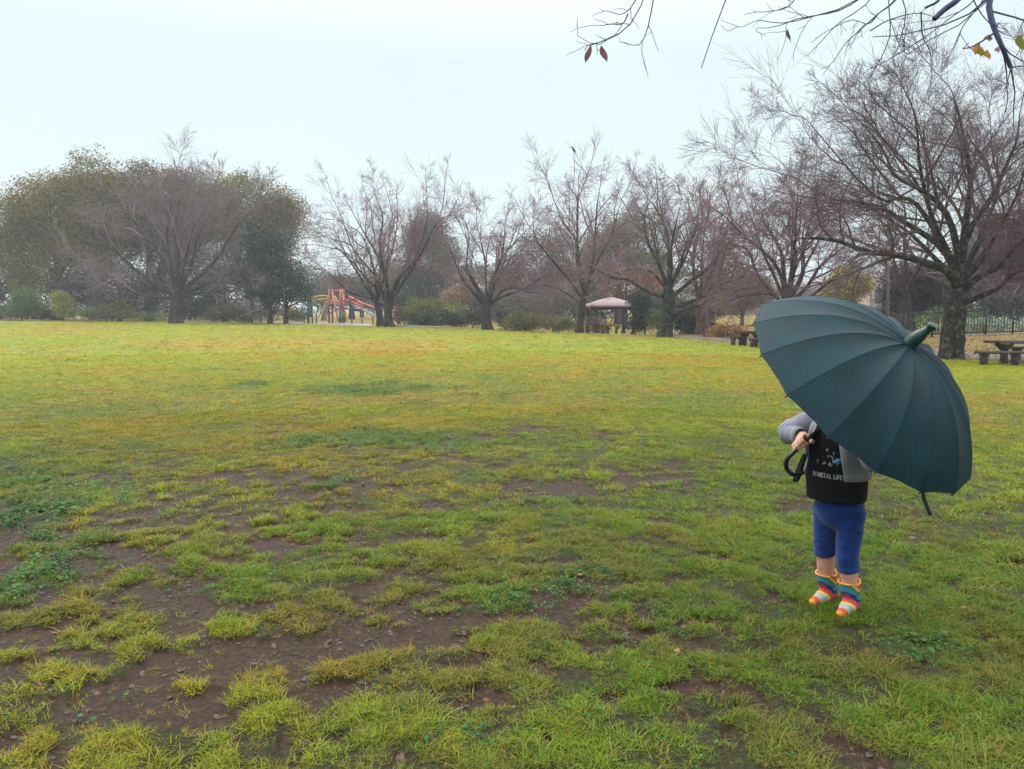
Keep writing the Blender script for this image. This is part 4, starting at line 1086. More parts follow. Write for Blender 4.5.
def fence():
    Y0 = 31.6
    pts = [foot(px, Y0) for px in np.linspace(878, 1120, 10)]
    root = empty('railing', pts[0], 'dark metal railing along the bank behind the big bare tree', 'railing')
    mk = simple('rail_black', (.02, .022, .022), (.012, .014, .014), 12, .45)
    hh = 1.02
    for k, p in enumerate(pts):
        mb = MB(); mb.box(p + [0, 0, hh / 2 - .05], (.06, .06, hh + .1)); mb.build('post', mk, root)
        if k < len(pts) - 1:
            q = pts[k + 1]; mb = MB(); d = q - p
            mb.beam(p + [0.035, 0, hh - .04], q + [-.035, 0, hh - .04], .04, .045); mb.beam(p + [.035, 0, .12], q + [-.035, 0, .12], .04, .045)
            n = 9
            for j in range(1, n):
                c = p + d * j / n; mb.box(c + [0, 0, hh / 2 + .04], (.018, .018, hh - .21))
            mb.build('rail_panel', mk, root)
    mb = MB(); mb.beam(pts[0] + [0, .2, -.02], pts[-1] + [0, .2, -.02], .25, .2); o = mb.build('kerb', m_conc)
    tag(o, 'concrete kerb under the dark railing', 'kerb', kind='structure')
fence()
mb = MB(); a = foot(396, 48.8); c = foot(452, 47.6); mb.beam(a + [0, 0, .03], c + [0, 0, .03], .2, .14); tag(mb.build('kerb_edging', m_conc), 'pale kerb in front of the sprawling yellow-green shrub', 'kerb', kind='structure')

def play():
    Y = 57.0; k = Y / F
    b = foot(340, Y)
    root = empty('play_structure', b, 'climbing tower with orange frames, yellow beam and railed slide among the trees', 'play structure')
    m_or = simple('paint_orange', (.52, .12, .055), (.42, .09, .045), 6, .45); m_yl = simple('paint_yellow', (.46, .30, .06), (.36, .23, .05), 6, .45)
    m_pk = simple('paint_salmon', (.38, .17, .13), (.28, .12, .09), 6, .5); m_gn = simple('panel_green', (.04, .15, .11), (.03, .11, .08), 6, .5)
    m_gr = simple('paint_grey', (.20, .21, .20), (.15, .15, .15), 6, .6); m_br = simple('ramp_brown', (.20, .12, .08), (.14, .085, .06), 6, .7)
    g = lambda px, dy=0: foot(px, Y + dy)
    P = lambda px, py, dy=0: at(px, py, Y + dy)
    def tb(name, mat, segs, r=.055):
        mb = MB()
        for s in segs: mb.tube(s, r, 8)
        return mb.build(name, mat, root, True)
    for (px, dy) in ((329, 0), (332.5, 1.3), (340, 0), (343.5, 1.3)):
        tb('post', m_or, [[g(px, dy), P(px, 289, dy)]], .075)
    tb('crossbeam', m_or, [[P(329, 291), P(340, 291)], [P(332.5, 291, 1.3), P(343.5, 291, 1.3)], [P(329, 291), P(332.5, 291, 1.3)], [P(340, 291), P(343.5, 291, 1.3)], [P(340,296), P(352,304)]], .07)
    tb('yellow_beam', m_yl, [resample([P(311, 299, -.3), P(318, 296.5, -.2), P(324, 296, -.1), P(329, 296.5)], 8), [P(312, 301, .6), P(329, 298.5, .6)]], .075)
    tb('yellow_beam', m_yl, [[P(329, 301), P(340, 301)], [P(280, 310, .5), P(296, 303, .5)], [P(283, 313, .5), P(296, 306, .5)]], .07)
    for a_, b_ in (((332, 290), (338, 321)), ((342, 290), (346, 321)), ((335, 296), (341, 312))):
        tb('climbing_pole', m_pk, [[P(a_[0], a_[1], -1.0), P(b_[0], b_[1], -2.0)]], .055)
    mb = MB(); mb.add([P(326, 302), P(329, 302), P(326.5, 320.5, -.8), P(322, 320.5, -.8)] , [[0, 1, 2, 3]]);
    mb.add([P(326, 302) + [0, .12, 0], P(329, 302) + [0, .12, 0], P(326.5, 320.5, -.8) + [0, .12, 0], P(322, 320.5, -.8) + [0, .12, 0]], [[3, 2, 1, 0]])
    mb.beam(P(326, 302), P(322, 320.5, -.8), .14, .1); mb.build('climbing_ramp', m_br, root)
    mb = MB(); A = [P(341, 306, .2), P(338, 322, -.4), P(346, 322, -.4)]; B = [p + np.array([0, .15, 0]) for p in A]
    mb.add(A + B, [[0, 1, 4, 3], [1, 2, 5, 4], [2, 0, 3, 5]], [[0, 2, 1], [3, 4, 5]]); mb.build('side_panel', m_gn, root)
    mb = MB(); mb.box((P(329, 304) + P(343.5, 304, 1.3)) / 2, (1.2, 1.5, .12)); mb.build('platform', m_gr, root)
    # slide with rails running down to the right
    top = P(350, 304, .3); bot = P(385, 317, -.6)
    mb = MB(); pa = resample([top, top + (bot - top) * .45 + [0, 0, -.05], bot + [-.6, 0, .02], bot], 8)
    for i in range(7): mb.beam(pa[i], pa[i + 1], .6, .05)
    mb.build('slide_chute', m_gr, root)
    for dy in (-.32, .32):
        tb('slide_rail', m_or, [[top + [0, dy, .55], P(362, 303, .3) + [0, dy, 0], P(378, 309, 0) + [0, dy, 0]], [top + [0, dy, 0], top + [0, dy, .62]], [P(362, 307.5, .3) + [0, dy, 0], P(362, 303, .3) + [0, dy, 0]], [top + [0, dy, .25], P(364, 308, .2) + [0, dy, 0]]], .05)
    for px, py in ((352, 305), (362, 309), (373, 313)): tb('support', m_gr, [[g(px, .3), P(px, py, .3)]], .05)
    mb = MB(); mb.box((P(343, 302, .6) + P(352, 305, .3)) / 2, (.9, .8, .09)); mb.build('bridge', m_gr, root)
play()

def ramp_brown():
    Y = 56.5; a = at(240, 320.5, Y); b = at(262, 314.5, Y + .5)
    root = empty('wooden_ramp', foot(250, Y), 'low brown wooden ramp at the left end of the play area', 'ramp')
    mb = MB(); mb.beam(a, b, .9, .14); mb.build('deck', m_dwood, root)
    for px, py in ((252, 317), (261, 315)):
        f = foot(px, Y + .3); t = at(px, py, Y + .3); mb = MB(); mb.beam(f - [0, 0, .05], t, .12, .12); mb.build('leg', m_dwood, root)
    mb = MB(); mb.tube([a + [.2, -.4, .3], b + [0, -.4, .45]], .05, 6); mb.build('rail', simple('rail_tan', (.3, .2, .12), None, 8), root)
ramp_brown()

def board(px, Y, py, w, h, label, g='white notice boards by the play area'):
    f = foot(px, Y); c = at(px, py, Y); root = empty('notice_board', f, label, 'sign', g)
    mp = simple('post_green', (.05, .12, .10), (.035, .09, .075), 8, .5)
    mb = MB(); mb.box(c, (w, .05, h)); mb.build('panel', simple('board_white', (.72, .75, .78), (.66, .69, .72), 5, .5), root)
    for s in (-1, 1):
        mb = MB(); t = c + [s * w * .4, .05, h * .6]; mb.tube([[t[0], t[1], f[2] - .05], t], .045, 6); mb.build('post', mp, root, True)
board(305.5, 56, 311.5, .32, .2, 'left small white notice board beside the green post')
board(314, 56, 311.8, .36, .2, 'right small white notice board beside the green post')
mb = MB(); f = foot(310, 55.8); mb.box(f + [-.1, 0, .75], (.13, .13, 1.6)); mb.box(f + [.17, 0, .75], (.1, .1, 1.6)); mb.box(f + [.03, 0, 1.5], (.17, .08, .08))
o = mb.build('gate_post', simple('post_teal', (.04, .14, .11), (.03, .10, .08), 8, .5), loc=f); tag(o, 'dark green double post between the two white notice boards', 'post')

def bird():
    c = at(574, 150, 42.0); V, Q = sphere(14, 9)
    root = empty('bird', c, 'dark bird perched on the topmost twig of the tallest slender tree', 'bird')
    mk = simple('feather_dark', (.03, .03, .035), (.02, .02, .025), 20, .6)
    ax = norm(np.array([-.55, 0, .83])); sd = np.array([0, 1, 0]); up = np.cross(ax, sd)
    B = V.copy(); r = 1 - .25 * np.clip(-B[:, 2], 0, 1)
    body = c + np.outer(B[:, 2] * .15, ax) + np.outer(B[:, 0] * .062 * r, up) + np.outer(B[:, 1] * .058 * r, sd)
    mb = MB(); mb.add(body, Q); hd = c + ax * .15 + np.array([-.02, 0, .015]); mb.add(hd + V * .045, Q)
    mb.tube([hd + [-.035, 0, 0], hd + [-.085, 0, -.012]], [.014, .002], 6)
    mb.box(c - ax * .2, (.13, .05, .012), ax=np.array([ax, sd, up]))
    mb.build('body', mk, root, True)
    for s in (-1, 1):
        mb = MB(); mb.add(c - ax * .02 + sd * s * .05 + np.outer(V[:, 2] * .13, norm(ax)) + np.outer(V[:, 0] * .045, up) + np.outer(V[:, 1] * .014, sd), Q); mb.build('wing', mk, root, True)
    mb = MB(); 
    for s in (-1, 1): mb.tube([c + [.01, s * .025, -.04], c + [.0, s * .025, -.10]], .006, 5)
    mb.build('leg', mk, root, True)
    f = c + np.array([0, 0, -.105]); q = VL.reshape(-1, 3); q = q[q[:, 2] < f[2] - .35]; j = q[np.argmin(np.linalg.norm(q - (f - [0, 0, .9]), axis=1))]
    tw = resample([j, j * .55 + f * .45 + [.06, 0, -.05], f, f + [-.12, 0, .22]], 10)
    P1_, R1_ = grow(tw[None], np.full((1, 10), .012), 6, .35, 38, .05, 5, .6, .006, .08, .2, np.random.default_rng(3))
    mesh_tubes([(tw[None], (np.linspace(.02, .006, 10))[None], 5), (P1_, R1_, 3)], 'limb', TW, vase)
bird()

# ================================================================== THE CHILD
base = ground0(834.5, 606); base = np.array([base[0], base[1], gz(base[0], base[1]) - .01])
FW = norm(np.array([-.78, -.625, 0])); RT = np.array([FW[1], -FW[0], 0])   # facing; the child's right hand side
def cw(r, f, z): return base + RT * r + FW * f + np.array([0, 0, z])

def cone(p0, p1, r0, r1, S=16, K=5):
    """closed round-ended taper"""
    p0 = np.asarray(p0, float); p1 = np.asarray(p1, float); d = norm(p1 - p0); L = np.linalg.norm(p1 - p0)
    pts = []; rr = []
    for i in range(K): a = math.pi / 2 * i / K + .02; pts.append(p0 - d * r0 * math.cos(a)); rr.append(r0 * math.sin(a))
    for i in range(K + 1): a = math.pi / 2 * (1 - i / K); pts.append(p1 + d * r1 * math.cos(a)); rr.append(max(.0004, r1 * math.sin(a)))
    mb = MB(); mb.tube(pts, rr, S); return np.vstack(mb.V), mb.F4[0], mb.F3[0]

def ell(c, r, ax=None, S=20, K=14):
    V, Q = sphere(S, K); V = V * np.asarray(r)
    if ax is not None: V = V @ np.asarray(ax)
    return np.asarray(c) + V, Q, np.zeros((0, 3), int)

BODYAX = np.array([RT, FW, [0, 0, 1]])
def remesh(name, parts, voxel, mat, parent, smooth=8, attr=None, dispn=None):
    mb = MB()
    for V, Q, T in parts: mb.add(V, Q, T)
    # close open ellipsoid poles by voxel union
    o = mb.build('tmp', None, None)
    md = o.modifiers.new('r', 'REMESH'); md.mode = 'VOXEL'; md.voxel_size = voxel
    if smooth:
        s = o.modifiers.new('s', 'SMOOTH'); s.factor = .5; s.iterations = smooth
    bpy.context.view_layer.update()
    dg = bpy.context.evaluated_depsgraph_get(); me = bpy.data.meshes.new_from_object(o.evaluated_get(dg))
    n = len(me.vertices); V = np.zeros(n * 3); me.vertices.foreach_get('co', V); V = V.reshape(-1, 3)
    Fs4 = []; Fs3 = []
    for p in me.polygons:
        (Fs4 if len(p.vertices) == 4 else Fs3).append(list(p.vertices))
    bpy.data.objects.remove(o); bpy.data.meshes.remove(me)
    if dispn is not None: V = V + dispn(V)
    F_ = [np.array(Fs4)] + ([np.array(Fs3)] if Fs3 else [])
    return mesh_np(name, V, F_, mat, parent, True, attr(V) if attr else None)

child = empty('person', base, 'small child in blue trousers and rainbow-striped boots hidden behind the big green umbrella', 'person')

m_skin, nt, out = newmat('skin'); c = coords(nt); n = noise(nt, 40, 4, .6, c)
p = princ(nt, out, ramp(nt, [(.35, (.50, .25, .17)), (.65, (.60, .33, .23))], n), .5, .4, n, .08, .003)
p.inputs['Subsurface Weight'].default_value = .12; p.inputs['Subsurface Radius'].default_value = (.02, .008, .004); p.inputs['Subsurface Scale'].default_value = .5

# umbrella frame of reference ------------------------------------------------
vr = norm(ray(859, 400)); rgt = norm(np.cross(vr, [0, 0, 1.0])); upv = np.cross(rgt, vr)
TILT = math.radians(23.38); INPL = math.radians(47.79)
AX = norm(math.cos(TILT) * (rgt * math.cos(INPL) + upv * math.sin(INPL)) - vr * math.sin(TILT))
HAND_R = cw(.072, .165, .695)
GRIP = HAND_R
# right hand holds the shaft just above the crook; the axis passes through the grip and the apex
RIMC = at(861.65, 388.3, 3.06)
# shaft line: through RIMC along AX
GRIP = RIMC - AX * .36
RIB_R = .515; DOME = .256

# body ----------------------------------------------------------------------
hipR = cw(.055, 0, .43); hipL = cw(-.055, 0, .43)
gR = ground0(827, 599.5); gL = ground0(850, 609.5)
gR[2] = gz(gR[0], gR[1]) - .01; gL[2] = gz(gL[0], gL[1]) - .01
ankR = gR + [0, 0, .055]; ankL = gL + [0, 0, .055]
kneeR = (hipR + ankR) / 2 + FW * .02 + [0, 0, .02]; kneeL = (hipL + ankL) / 2 + FW * .025 + [0, 0, .02]
shR = cw(.105, 0, .835); shL = cw(-.105, 0, .835)
elR = at(782, 431, 3.44); wrR = at(790, 446, 3.30)
elR = cw(.225, .05, .765)
HR = GRIP - AX * 0.005
u0 = cw(.19, .10, .70) - HR; u0 = norm(u0 - AX * np.dot(u0, AX))
wrR = HR + u0 * .070 + AX * 0.0
HL = GRIP + AX * .22
elL = cw(-.17, .06, .70)
u1 = elL - HL; u1 = norm(u1 - AX * np.dot(u1, AX)); wrL = HL + u1 * .06

def hand(c, ax, u, wrist, flip):
    """fingers curl round the shaft (axis ax, centre c); u points from the shaft to the palm"""
    v = np.cross(ax, u) * flip; P = []
    pc = c + u * .034
    P.append(cone(wrist, pc + v * .004, .023, .026))
    P.append(cone(pc + ax * .020, pc - ax * .022, .020, .0185))
    for i, (off, L) in enumerate(((.030, .95), (.0115, 1.06), (-.0075, 1.0), (-.025, .85))):
        q = []
        for ph in (20, 62, 105, 150, 150 + 55 * L):
            a = math.radians(ph); q.append(c + ax * off + (u * math.cos(a) + v * math.sin(a)) * .0215)
        q[0] = pc + ax * off * .9 + v * .013
        for j in range(4): P.append(cone(q[j], q[j + 1], .0098 - .0007 * j, .0093 - .0007 * j, 10, 3))
    th = [pc + ax * .012 - v * .012, c + u * .022 - v * .024 + ax * .028, c - v * .025 + ax * .043 + u * .002, c - u * .014 - v * .017 + ax * .048]
    for j in range(3): P.append(cone(th[j], th[j + 1], .0125 - .0012 * j, .0113 - .0012 * j, 10, 3))
    return P

headc = cw(0.0, .01, .985)
tl = norm(FW * 1.0 + np.array([0, 0, -.15]))
B = [ell(cw(0, 0, .46), (.095, .075, .075), BODYAX), ell(cw(0, .005, .57), (.095, .078, .11), BODYAX), ell(cw(0, 0, .73), (.098, .072, .12), BODYAX),
     cone(shR, shL, .04, .04), cone(cw(0, 0, .82), cw(0, .008, .91), .042, .036),
     ell(headc, (.074, .088, .092), BODYAX), ell(headc + FW * .02 - [0, 0, .045], (.058, .062, .05), BODYAX),
     ell(headc + FW * .062 - [0, 0, .035], (.045, .03, .03), BODYAX), cone(headc + FW * .083 + [0, 0, .004], headc + FW * .093 - [0, 0, .014], .006, .0095, 10, 3)]
for s in (-1, 1):
    B.append(ell(headc + RT * s * .075 - [0, 0, .008], (.009, .016, .022), BODYAX))
    B.append(ell(headc + RT * s * .045 + FW * .055 - [0, 0, .035], (.02, .02, .02), BODYAX))
for hp, kn, an, g in ((hipR, kneeR, ankR, gR), (hipL, kneeL, ankL, gL)):
    B += [cone(hp, kn, .052, .036), cone(kn, kn + (an - kn) * .4, .036, .038), cone(kn + (an - kn) * .4, an, .038, .030), cone(g + [0, 0, .03] - FW * .02, g + FW * .075 + [0, 0, .018], .028, .018)]
for s_, e_, w_ in ((shR, elR, wrR), (shL, elL, wrL)):
    B += [cone(s_, e_, .036, .029), cone(e_, w_, .029, .019)]
B += hand(HR, AX, u0, wrR, 1) + hand(HL, AX, u1, wrL, -1)
remesh('body', B, .0035, m_skin, child, 5)

# face: eyes, brows, lips; hair
for s in (-1, 1):
    e = headc + RT * s * .030 + FW * .0755 + [0, 0, .004]
    V, Q, _ = ell(e, (.0115, .008, .0095), BODYAX); eye = mesh_np('eye', V, Q, simple('eye_white', (.75, .73, .7), None, 5, .2), child)
    V, Q, _ = ell(e + FW * .0055, (.006, .0035, .006), BODYAX, 12, 8); mesh_np('iris', V, Q, simple('iris_dark', (.02, .012, .008), None, 5, .15), eye)
    mb = MB(); mb.tube([e + RT * q * .014 + FW * (.006 - abs(q) * .004) + [0, 0, .019 - .004 * abs(q)] for q in (-1, -.3, .4, 1)], [.001, .0022, .0022, .001], 6); mb.build('eyebrow', simple('brow', (.03, .02, .015)), child, True)
mb = MB(); mb.tube([headc + RT * q * .02 + FW * (.0905 - abs(q) * .006) + [0, 0, -.042 + .003 * abs(q)] for q in (-1, -.5, 0, .5, 1)], [.001, .0042, .005, .0042, .001], 8); mb.build('mouth', simple('lip', (.45, .16, .14), None, 20, .4), child, True)
hairp = [ell(headc + [0, 0, .018] - FW * .014, (.084, .09, .09), BODYAX), ell(headc - FW * .04 - [0, 0, .02], (.078, .058, .075), BODYAX)]
for k in range(9):
    a = (k - 4) / 4; hairp.append(cone(headc + RT * a * .05 + FW * .02 + [0, 0, .09], headc + RT * a * .066 + FW * (.078 - .03 * a * a) + [0, 0, .036], .022, .009, 10, 3))
def hair_clip(V): return np.zeros_like(V)
remesh('hair', hairp, .004, simple('hair_black', (.012, .009, .008), (.022, .016, .013), 60, .4, bstr=.5), child, 3)

# clothes --------------------------------------------------------------------
def wrinkle(amp, f, s=0):
    def fn(V):
        n = fbm(V[:, 0] * 3 + V[:, 2] * 5, V[:, 1] * 3 + V[:, 2] * 9, f, 3, s) - .5
        ph = fbm(V[:, 0] * 7, V[:, 1] * 7 + V[:, 2] * 2, 1.4, 2, s + 4) * 14
        n = n + .13 * np.exp(-((V[:, 2] - base[2] - .27) / .05) ** 2) * np.sin(V[:, 2] * 190 + ph) * sstep(.3, .6, fbm(V[:, 0] * 6, V[:, 2] * 9, 1.2, 2, s + 7))
        c = base + [0, 0, .5]; d = V - c; d[:, 2] = 0; d = norm(d)
        return d * (n * amp)[:, None]
    return fn
def cloth(name, a, b, scale=60, rough=.9, bstr=.35, sheen=.2):
    m, nt, out = newmat(name); c = coords(nt); n = noise(nt, 7, 4, .6, c); n2 = noise(nt, scale * 8, 3, .6, c)
    col = ramp(nt, [(.3, a), (.7, b)], math_(nt, 'ADD', math_(nt, 'MULTIPLY', n, .5), math_(nt, 'MULTIPLY', n2, .5)))
    princ(nt, out, col, rough, .2, math_(nt, 'ADD', n, n2), bstr, .004, sheen=sheen); return m
m_blue = cloth('jersey_blue', (.0008, .018, .11), (.002, .036, .19))
m_grey = cloth('heather_grey', (.14, .148, .185), (.32, .33, .40), 60, bstr=.7)
m_black = cloth('jersey_black', (.003, .003, .005), (.007, .007, .010), sheen=0)
m_cuff = cloth('rib_grey', (.16, .165, .19), (.25, .26, .29), 50)

def lerp(a, b, t): return a + (b - a) * t
TR_ = [ell(cw(0, -.004, .455), (.110, .088, .10), BODYAX)]
ends = {}
for hp, kn, an, hz, key in ((hipR, kneeR, ankR, .225, 'R'), (hipL, kneeL, ankL, .185, 'L')):
    t = (hz - kn[2]) / (an[2] - kn[2]); e = lerp(kn, an, t); ends[key] = e
    TR_ += [cone(hp + [0, 0, .01], kn, .063, .048), ]
    P_ = [lerp(kn, e, q) for q in (-.1, .3, .6, .9, 1.0)]
    mb = MB(); mb.tube(P_, [.047, .048, .046, .0465, .0455], 20); TR_.append((np.vstack(mb.V), mb.F4[0], mb.F3[0]))
remesh('trousers', TR_, .0045, m_blue, child, 14, dispn=wrinkle(.013, 3.2, 3))
for key, an, kn in (('R', ankR, kneeR), ('L', ankL, kneeL)):
    e = ends[key]; d = norm(an - kn); mb = MB(); mb.tube([e - d * .018, e - d * .004, e + d * .003], [.046, .0475, .046], 24); mb.build('trouser_hem', m_blue, child, True)

# shirt: long black top, its hem below the cardigan
def ring_shell(zs, ra, rb, a0, a1, n, off=(0, 0), amp=.0, seed=0):
    off = (.008, .010)
    V = []; 
    for k, z in enumerate(zs):
        A0 = a0[k] if hasattr(a0, '__len__') else a0; A1 = a1[k] if hasattr(a1, '__len__') else a1
        for j in range(n):
            th = math.radians(lerp(A0, A1, j / (n - 1)))   # 0 = front, + towards the child's right
            w = 1 + amp * (float(fbm(np.array([th * 1.5]), np.array([z * 6]), 1.6, 3, seed)[0]) - .5)
            V.append(cw(math.sin(th) * ra[k] * w + off[0], math.cos(th) * rb[k] * w + off[1], z))
    K = len(zs); i = np.arange(K - 1)[:, None] * n; j = np.arange(n - 1)[None]
    return np.array(V), np.stack([i + j, i + j + 1, i + n + j + 1, i + n + j], -1).reshape(-1, 4)
def solid(o, t, sub=1):
    md = o.modifiers.new('thick', 'SOLIDIFY'); md.thickness = t; md.offset = 0
    if sub: s = o.modifiers.new('sub', 'SUBSURF'); s.levels = sub; s.render_levels = sub
    return o
zs = np.linspace(.500, .86, 12)
ra = np.interp(zs, [.50, .53, .58, .65, .76, .82, .86], [.124, .126, .126, .123, .118, .106, .05]); rb = np.interp(zs, [.50, .53, .58, .65, .76, .82, .86], [.108, .110, .110, .104, .094, .072, .045])
V, Q = ring_shell(zs, ra, rb, 180, 540, 41, amp=.20, seed=4); solid(mesh_np('shirt', V, Q, m_black, child), .005)
# open cardigan
zs = np.linspace(.612, .87, 14)
ra = np.interp(zs, [.61, .64, .70, .80, .84, .87], [.132, .133, .131, .125, .114, .06]); rb = np.interp(zs, [.61, .64, .70, .80, .84, .87], [.118, .119, .115, .104, .082, .055])
a0 = np.interp(zs, [.61, .80, .87], [58, 34, 22]); a1 = np.interp(zs, [.61, .80, .87], [322, 338, 345])
V, Q = ring_shell(zs, ra, rb, a0, a1, 60, amp=.22, seed=8); card = solid(mesh_np('cardigan', V, Q, m_grey, child), .007)
zs = np.linspace(.598, .63, 3); V, Q = ring_shell(zs, [.132, .1355, .1355], [.118, .1215, .1215], 57, 323, 40, amp=.10, seed=8); solid(mesh_np('waistband', V, Q, m_cuff, card), .009)
# grey front edge band on the child's right, falling open
def band(pts, w, mat, name, th=.006, parent=card):
    P_ = resample(pts, 10); V = []
    for i, p in enumerate(P_):
        s = RT * .7 - FW * .7; s = norm(s); V += [p - s * w / 2, p + s * w / 2 + FW * .004]
    Q = [[2 * i, 2 * i + 1, 2 * i + 3, 2 * i + 2] for i in range(9)]
    return solid(mesh_np(name, np.array(V), np.array(Q), mat, parent), th)
band([cw(.055, .098, .84), cw(.075, .108, .78), cw(.095, .112, .72), cw(.108, .108, .66)], .030, m_grey, 'front_band')
# dark lining of the open front, swinging forward past the hip
V = np.array([cw(.085, .105, .71), cw(.112, .115, .70), cw(.092, .135, .64), cw(.128, .135, .63), cw(.100, .150, .575), cw(.142, .150, .565)])
V2 = []
for a, b in ((0, 1), (2, 3), (4, 5)):
    for t in np.linspace(0, 1, 5): V2.append(lerp(V[a], V[b], t) + FW * .006 * math.sin(t * 6))
i = np.arange(2)[:, None] * 5; j = np.arange(4)[None]
solid(mesh_np('cardigan_flap', np.array(V2), np.stack([i + j, i + j + 1, i + 5 + j + 1, i + 5 + j], -1).reshape(-1, 4), m_black, card), .008)
# sleeves
for s_, e_, w_ in ((shR, elR, wrR), (shL, elL, wrL)):
    we = lerp(e_, w_, .74); P_ = resample([lerp(s_, e_, -.15), lerp(s_, e_, .5) + [0, 0, .004], e_, lerp(e_, we, .5), we], 16)
    R_ = np.interp(np.linspace(0, 1, 16), [0, .3, .5, .7, 1], [.052, .050, .046, .041, .034]) * (1 + .05 * np.sin(np.arange(16) * 2.3))
    P_ = resample(P_, 44); R_ = np.interp(np.linspace(0, 1, 44), np.linspace(0, 1, 16), R_)
    V, Q = tubes(P_[None], R_[None], 30); cen = np.repeat(P_, 30, axis=0); tt = np.repeat(np.linspace(0, 1, 44), 30)
    wv = fbm(V[:, 0] * 9 + V[:, 2] * 4, tt * 9 + V[:, 1] * 3, 1.3, 4, 5) - .5
    fold = np.sin(tt * 46 + 5 * fbm(V[:, 0] * 8, V[:, 2] * 8, 1.5, 2, 8)) * (.35 + .65 * np.exp(-((tt - .5) / .16) ** 2))
    V = cen + (V - cen) * (1 + .22 * wv + .045 * fold)[:, None]
    sl = mesh_np('sleeve', V, Q, m_grey, card, True); solid(sl, .005)
    d = norm(w_ - we); mb = MB(); mb.tube([we - d * .012, we, we + d * .012, we + d * .014], [.036, .0355, .033, .028], 20, cap=False); solid(mb.build('cuff', m_cuff, card, True), .006, 0)

# print on the shirt (front, slightly to the child's left of the opening)
def onchest(a_deg, z, lift=.0015):
    ra_ = np.interp(z, [.53, .58, .65, .76], [.126, .126, .123, .118]) * 1.02 + lift + .008; rb_ = np.interp(z, [.53, .58, .65, .76], [.110, .110, .104, .094]) * 1.02 + lift + .008
    th = math.radians(a_deg); return cw(math.sin(th) * ra_, math.cos(th) * rb_, z)
def flat(name, ring, mat, lift=.004):
    """patch whose outline is given in (angle, z) on the chest"""
    a = np.array(ring, float); c = a.mean(0); V = [onchest(c[0], c[1], lift)] + [onchest(p[0], p[1], lift) for p in a]; n = len(a)
    o = mesh_np(name, np.array(V), np.array([[0, 1 + (i + 1) % n, 1 + i] for i in range(n)]), mat, child); solid(o, .0012, 0); return o
pw = simple('print_white', (.40, .40, .42), (.25, .25, .27), 50, .8); pb = simple('print_blue', (.02, .16, .40), (.03, .22, .5), 30, .8); py_ = simple('print_yellow', (.24, .22, .10), (.14, .13, .07), 50, .8)

def chest_text(txt, a_left, a_right, z0, h):
    cu = bpy.data.curves.new('print_text', 'FONT'); cu.body = txt; cu.size = 1; cu.offset = .02; cu.resolution_u = 2
    o = bpy.data.objects.new('tmp', cu); COL.objects.link(o); bpy.context.view_layer.update()
    me = bpy.data.meshes.new_from_object(o.evaluated_get(bpy.context.evaluated_depsgraph_get())); bpy.data.objects.remove(o)
    n = len(me.vertices); V = np.zeros(n * 3); me.vertices.foreach_get('co', V); V = V.reshape(-1, 3)
    x0, x1 = V[:, 0].min(), V[:, 0].max(); y0, y1 = V[:, 1].min(), V[:, 1].max()
    for v in me.vertices:
        t = (v.co.x - x0) / (x1 - x0); p = onchest(lerp(a_left, a_right, t), z0 + h * (v.co.y - y0) / (y1 - y0), .006)
        v.co = Vector(p - base)
    me.materials.clear(); me.materials.append(pw)
    ob = bpy.data.objects.new('print_text', me); ob.parent = child; COL.objects.link(ob); return ob
chest_text('IN METAL LIFE', 26, -29, .607, .020)
_r = random.Random(4)
def strokes(n, a0, a1, z0, z1, mat):
    for _ in range(n):
        a = a0 + (a1 - a0) * _r.random(); z = z0 + (z1 - z0) * _r.random(); d = _r.random() * 6.28; L = 3 + 6 * _r.random(); w = .8 + 1.2 * _r.random()
        dx, dz = math.cos(d), math.sin(d); k = .0022
        flat('print_patch', [(a - dx * L / 2 - dz * w, z + (-dz * L / 2 + dx * w) * k), (a - dz * w * .3, z + dx * w * 1.8 * k), (a + dx * L / 2, z + dz * L / 2 * k), (a + dz * w, z - dx * w * k), (a - dx * L / 2 + dz * w * .5, z + (-dz * L / 2 - dx * w * .5) * k)], mat, .004 + .001 * _r.random())
strokes(12, -14, 26, .658, .75, pw); strokes(6, -20, 4, .658, .70, py_); strokes(4, -26, -8, .67, .71, pb)
flat('print_patch', [(-12, .680), (-18, .695), (-24, .690), (-25, .676), (-18, .668)], pb)

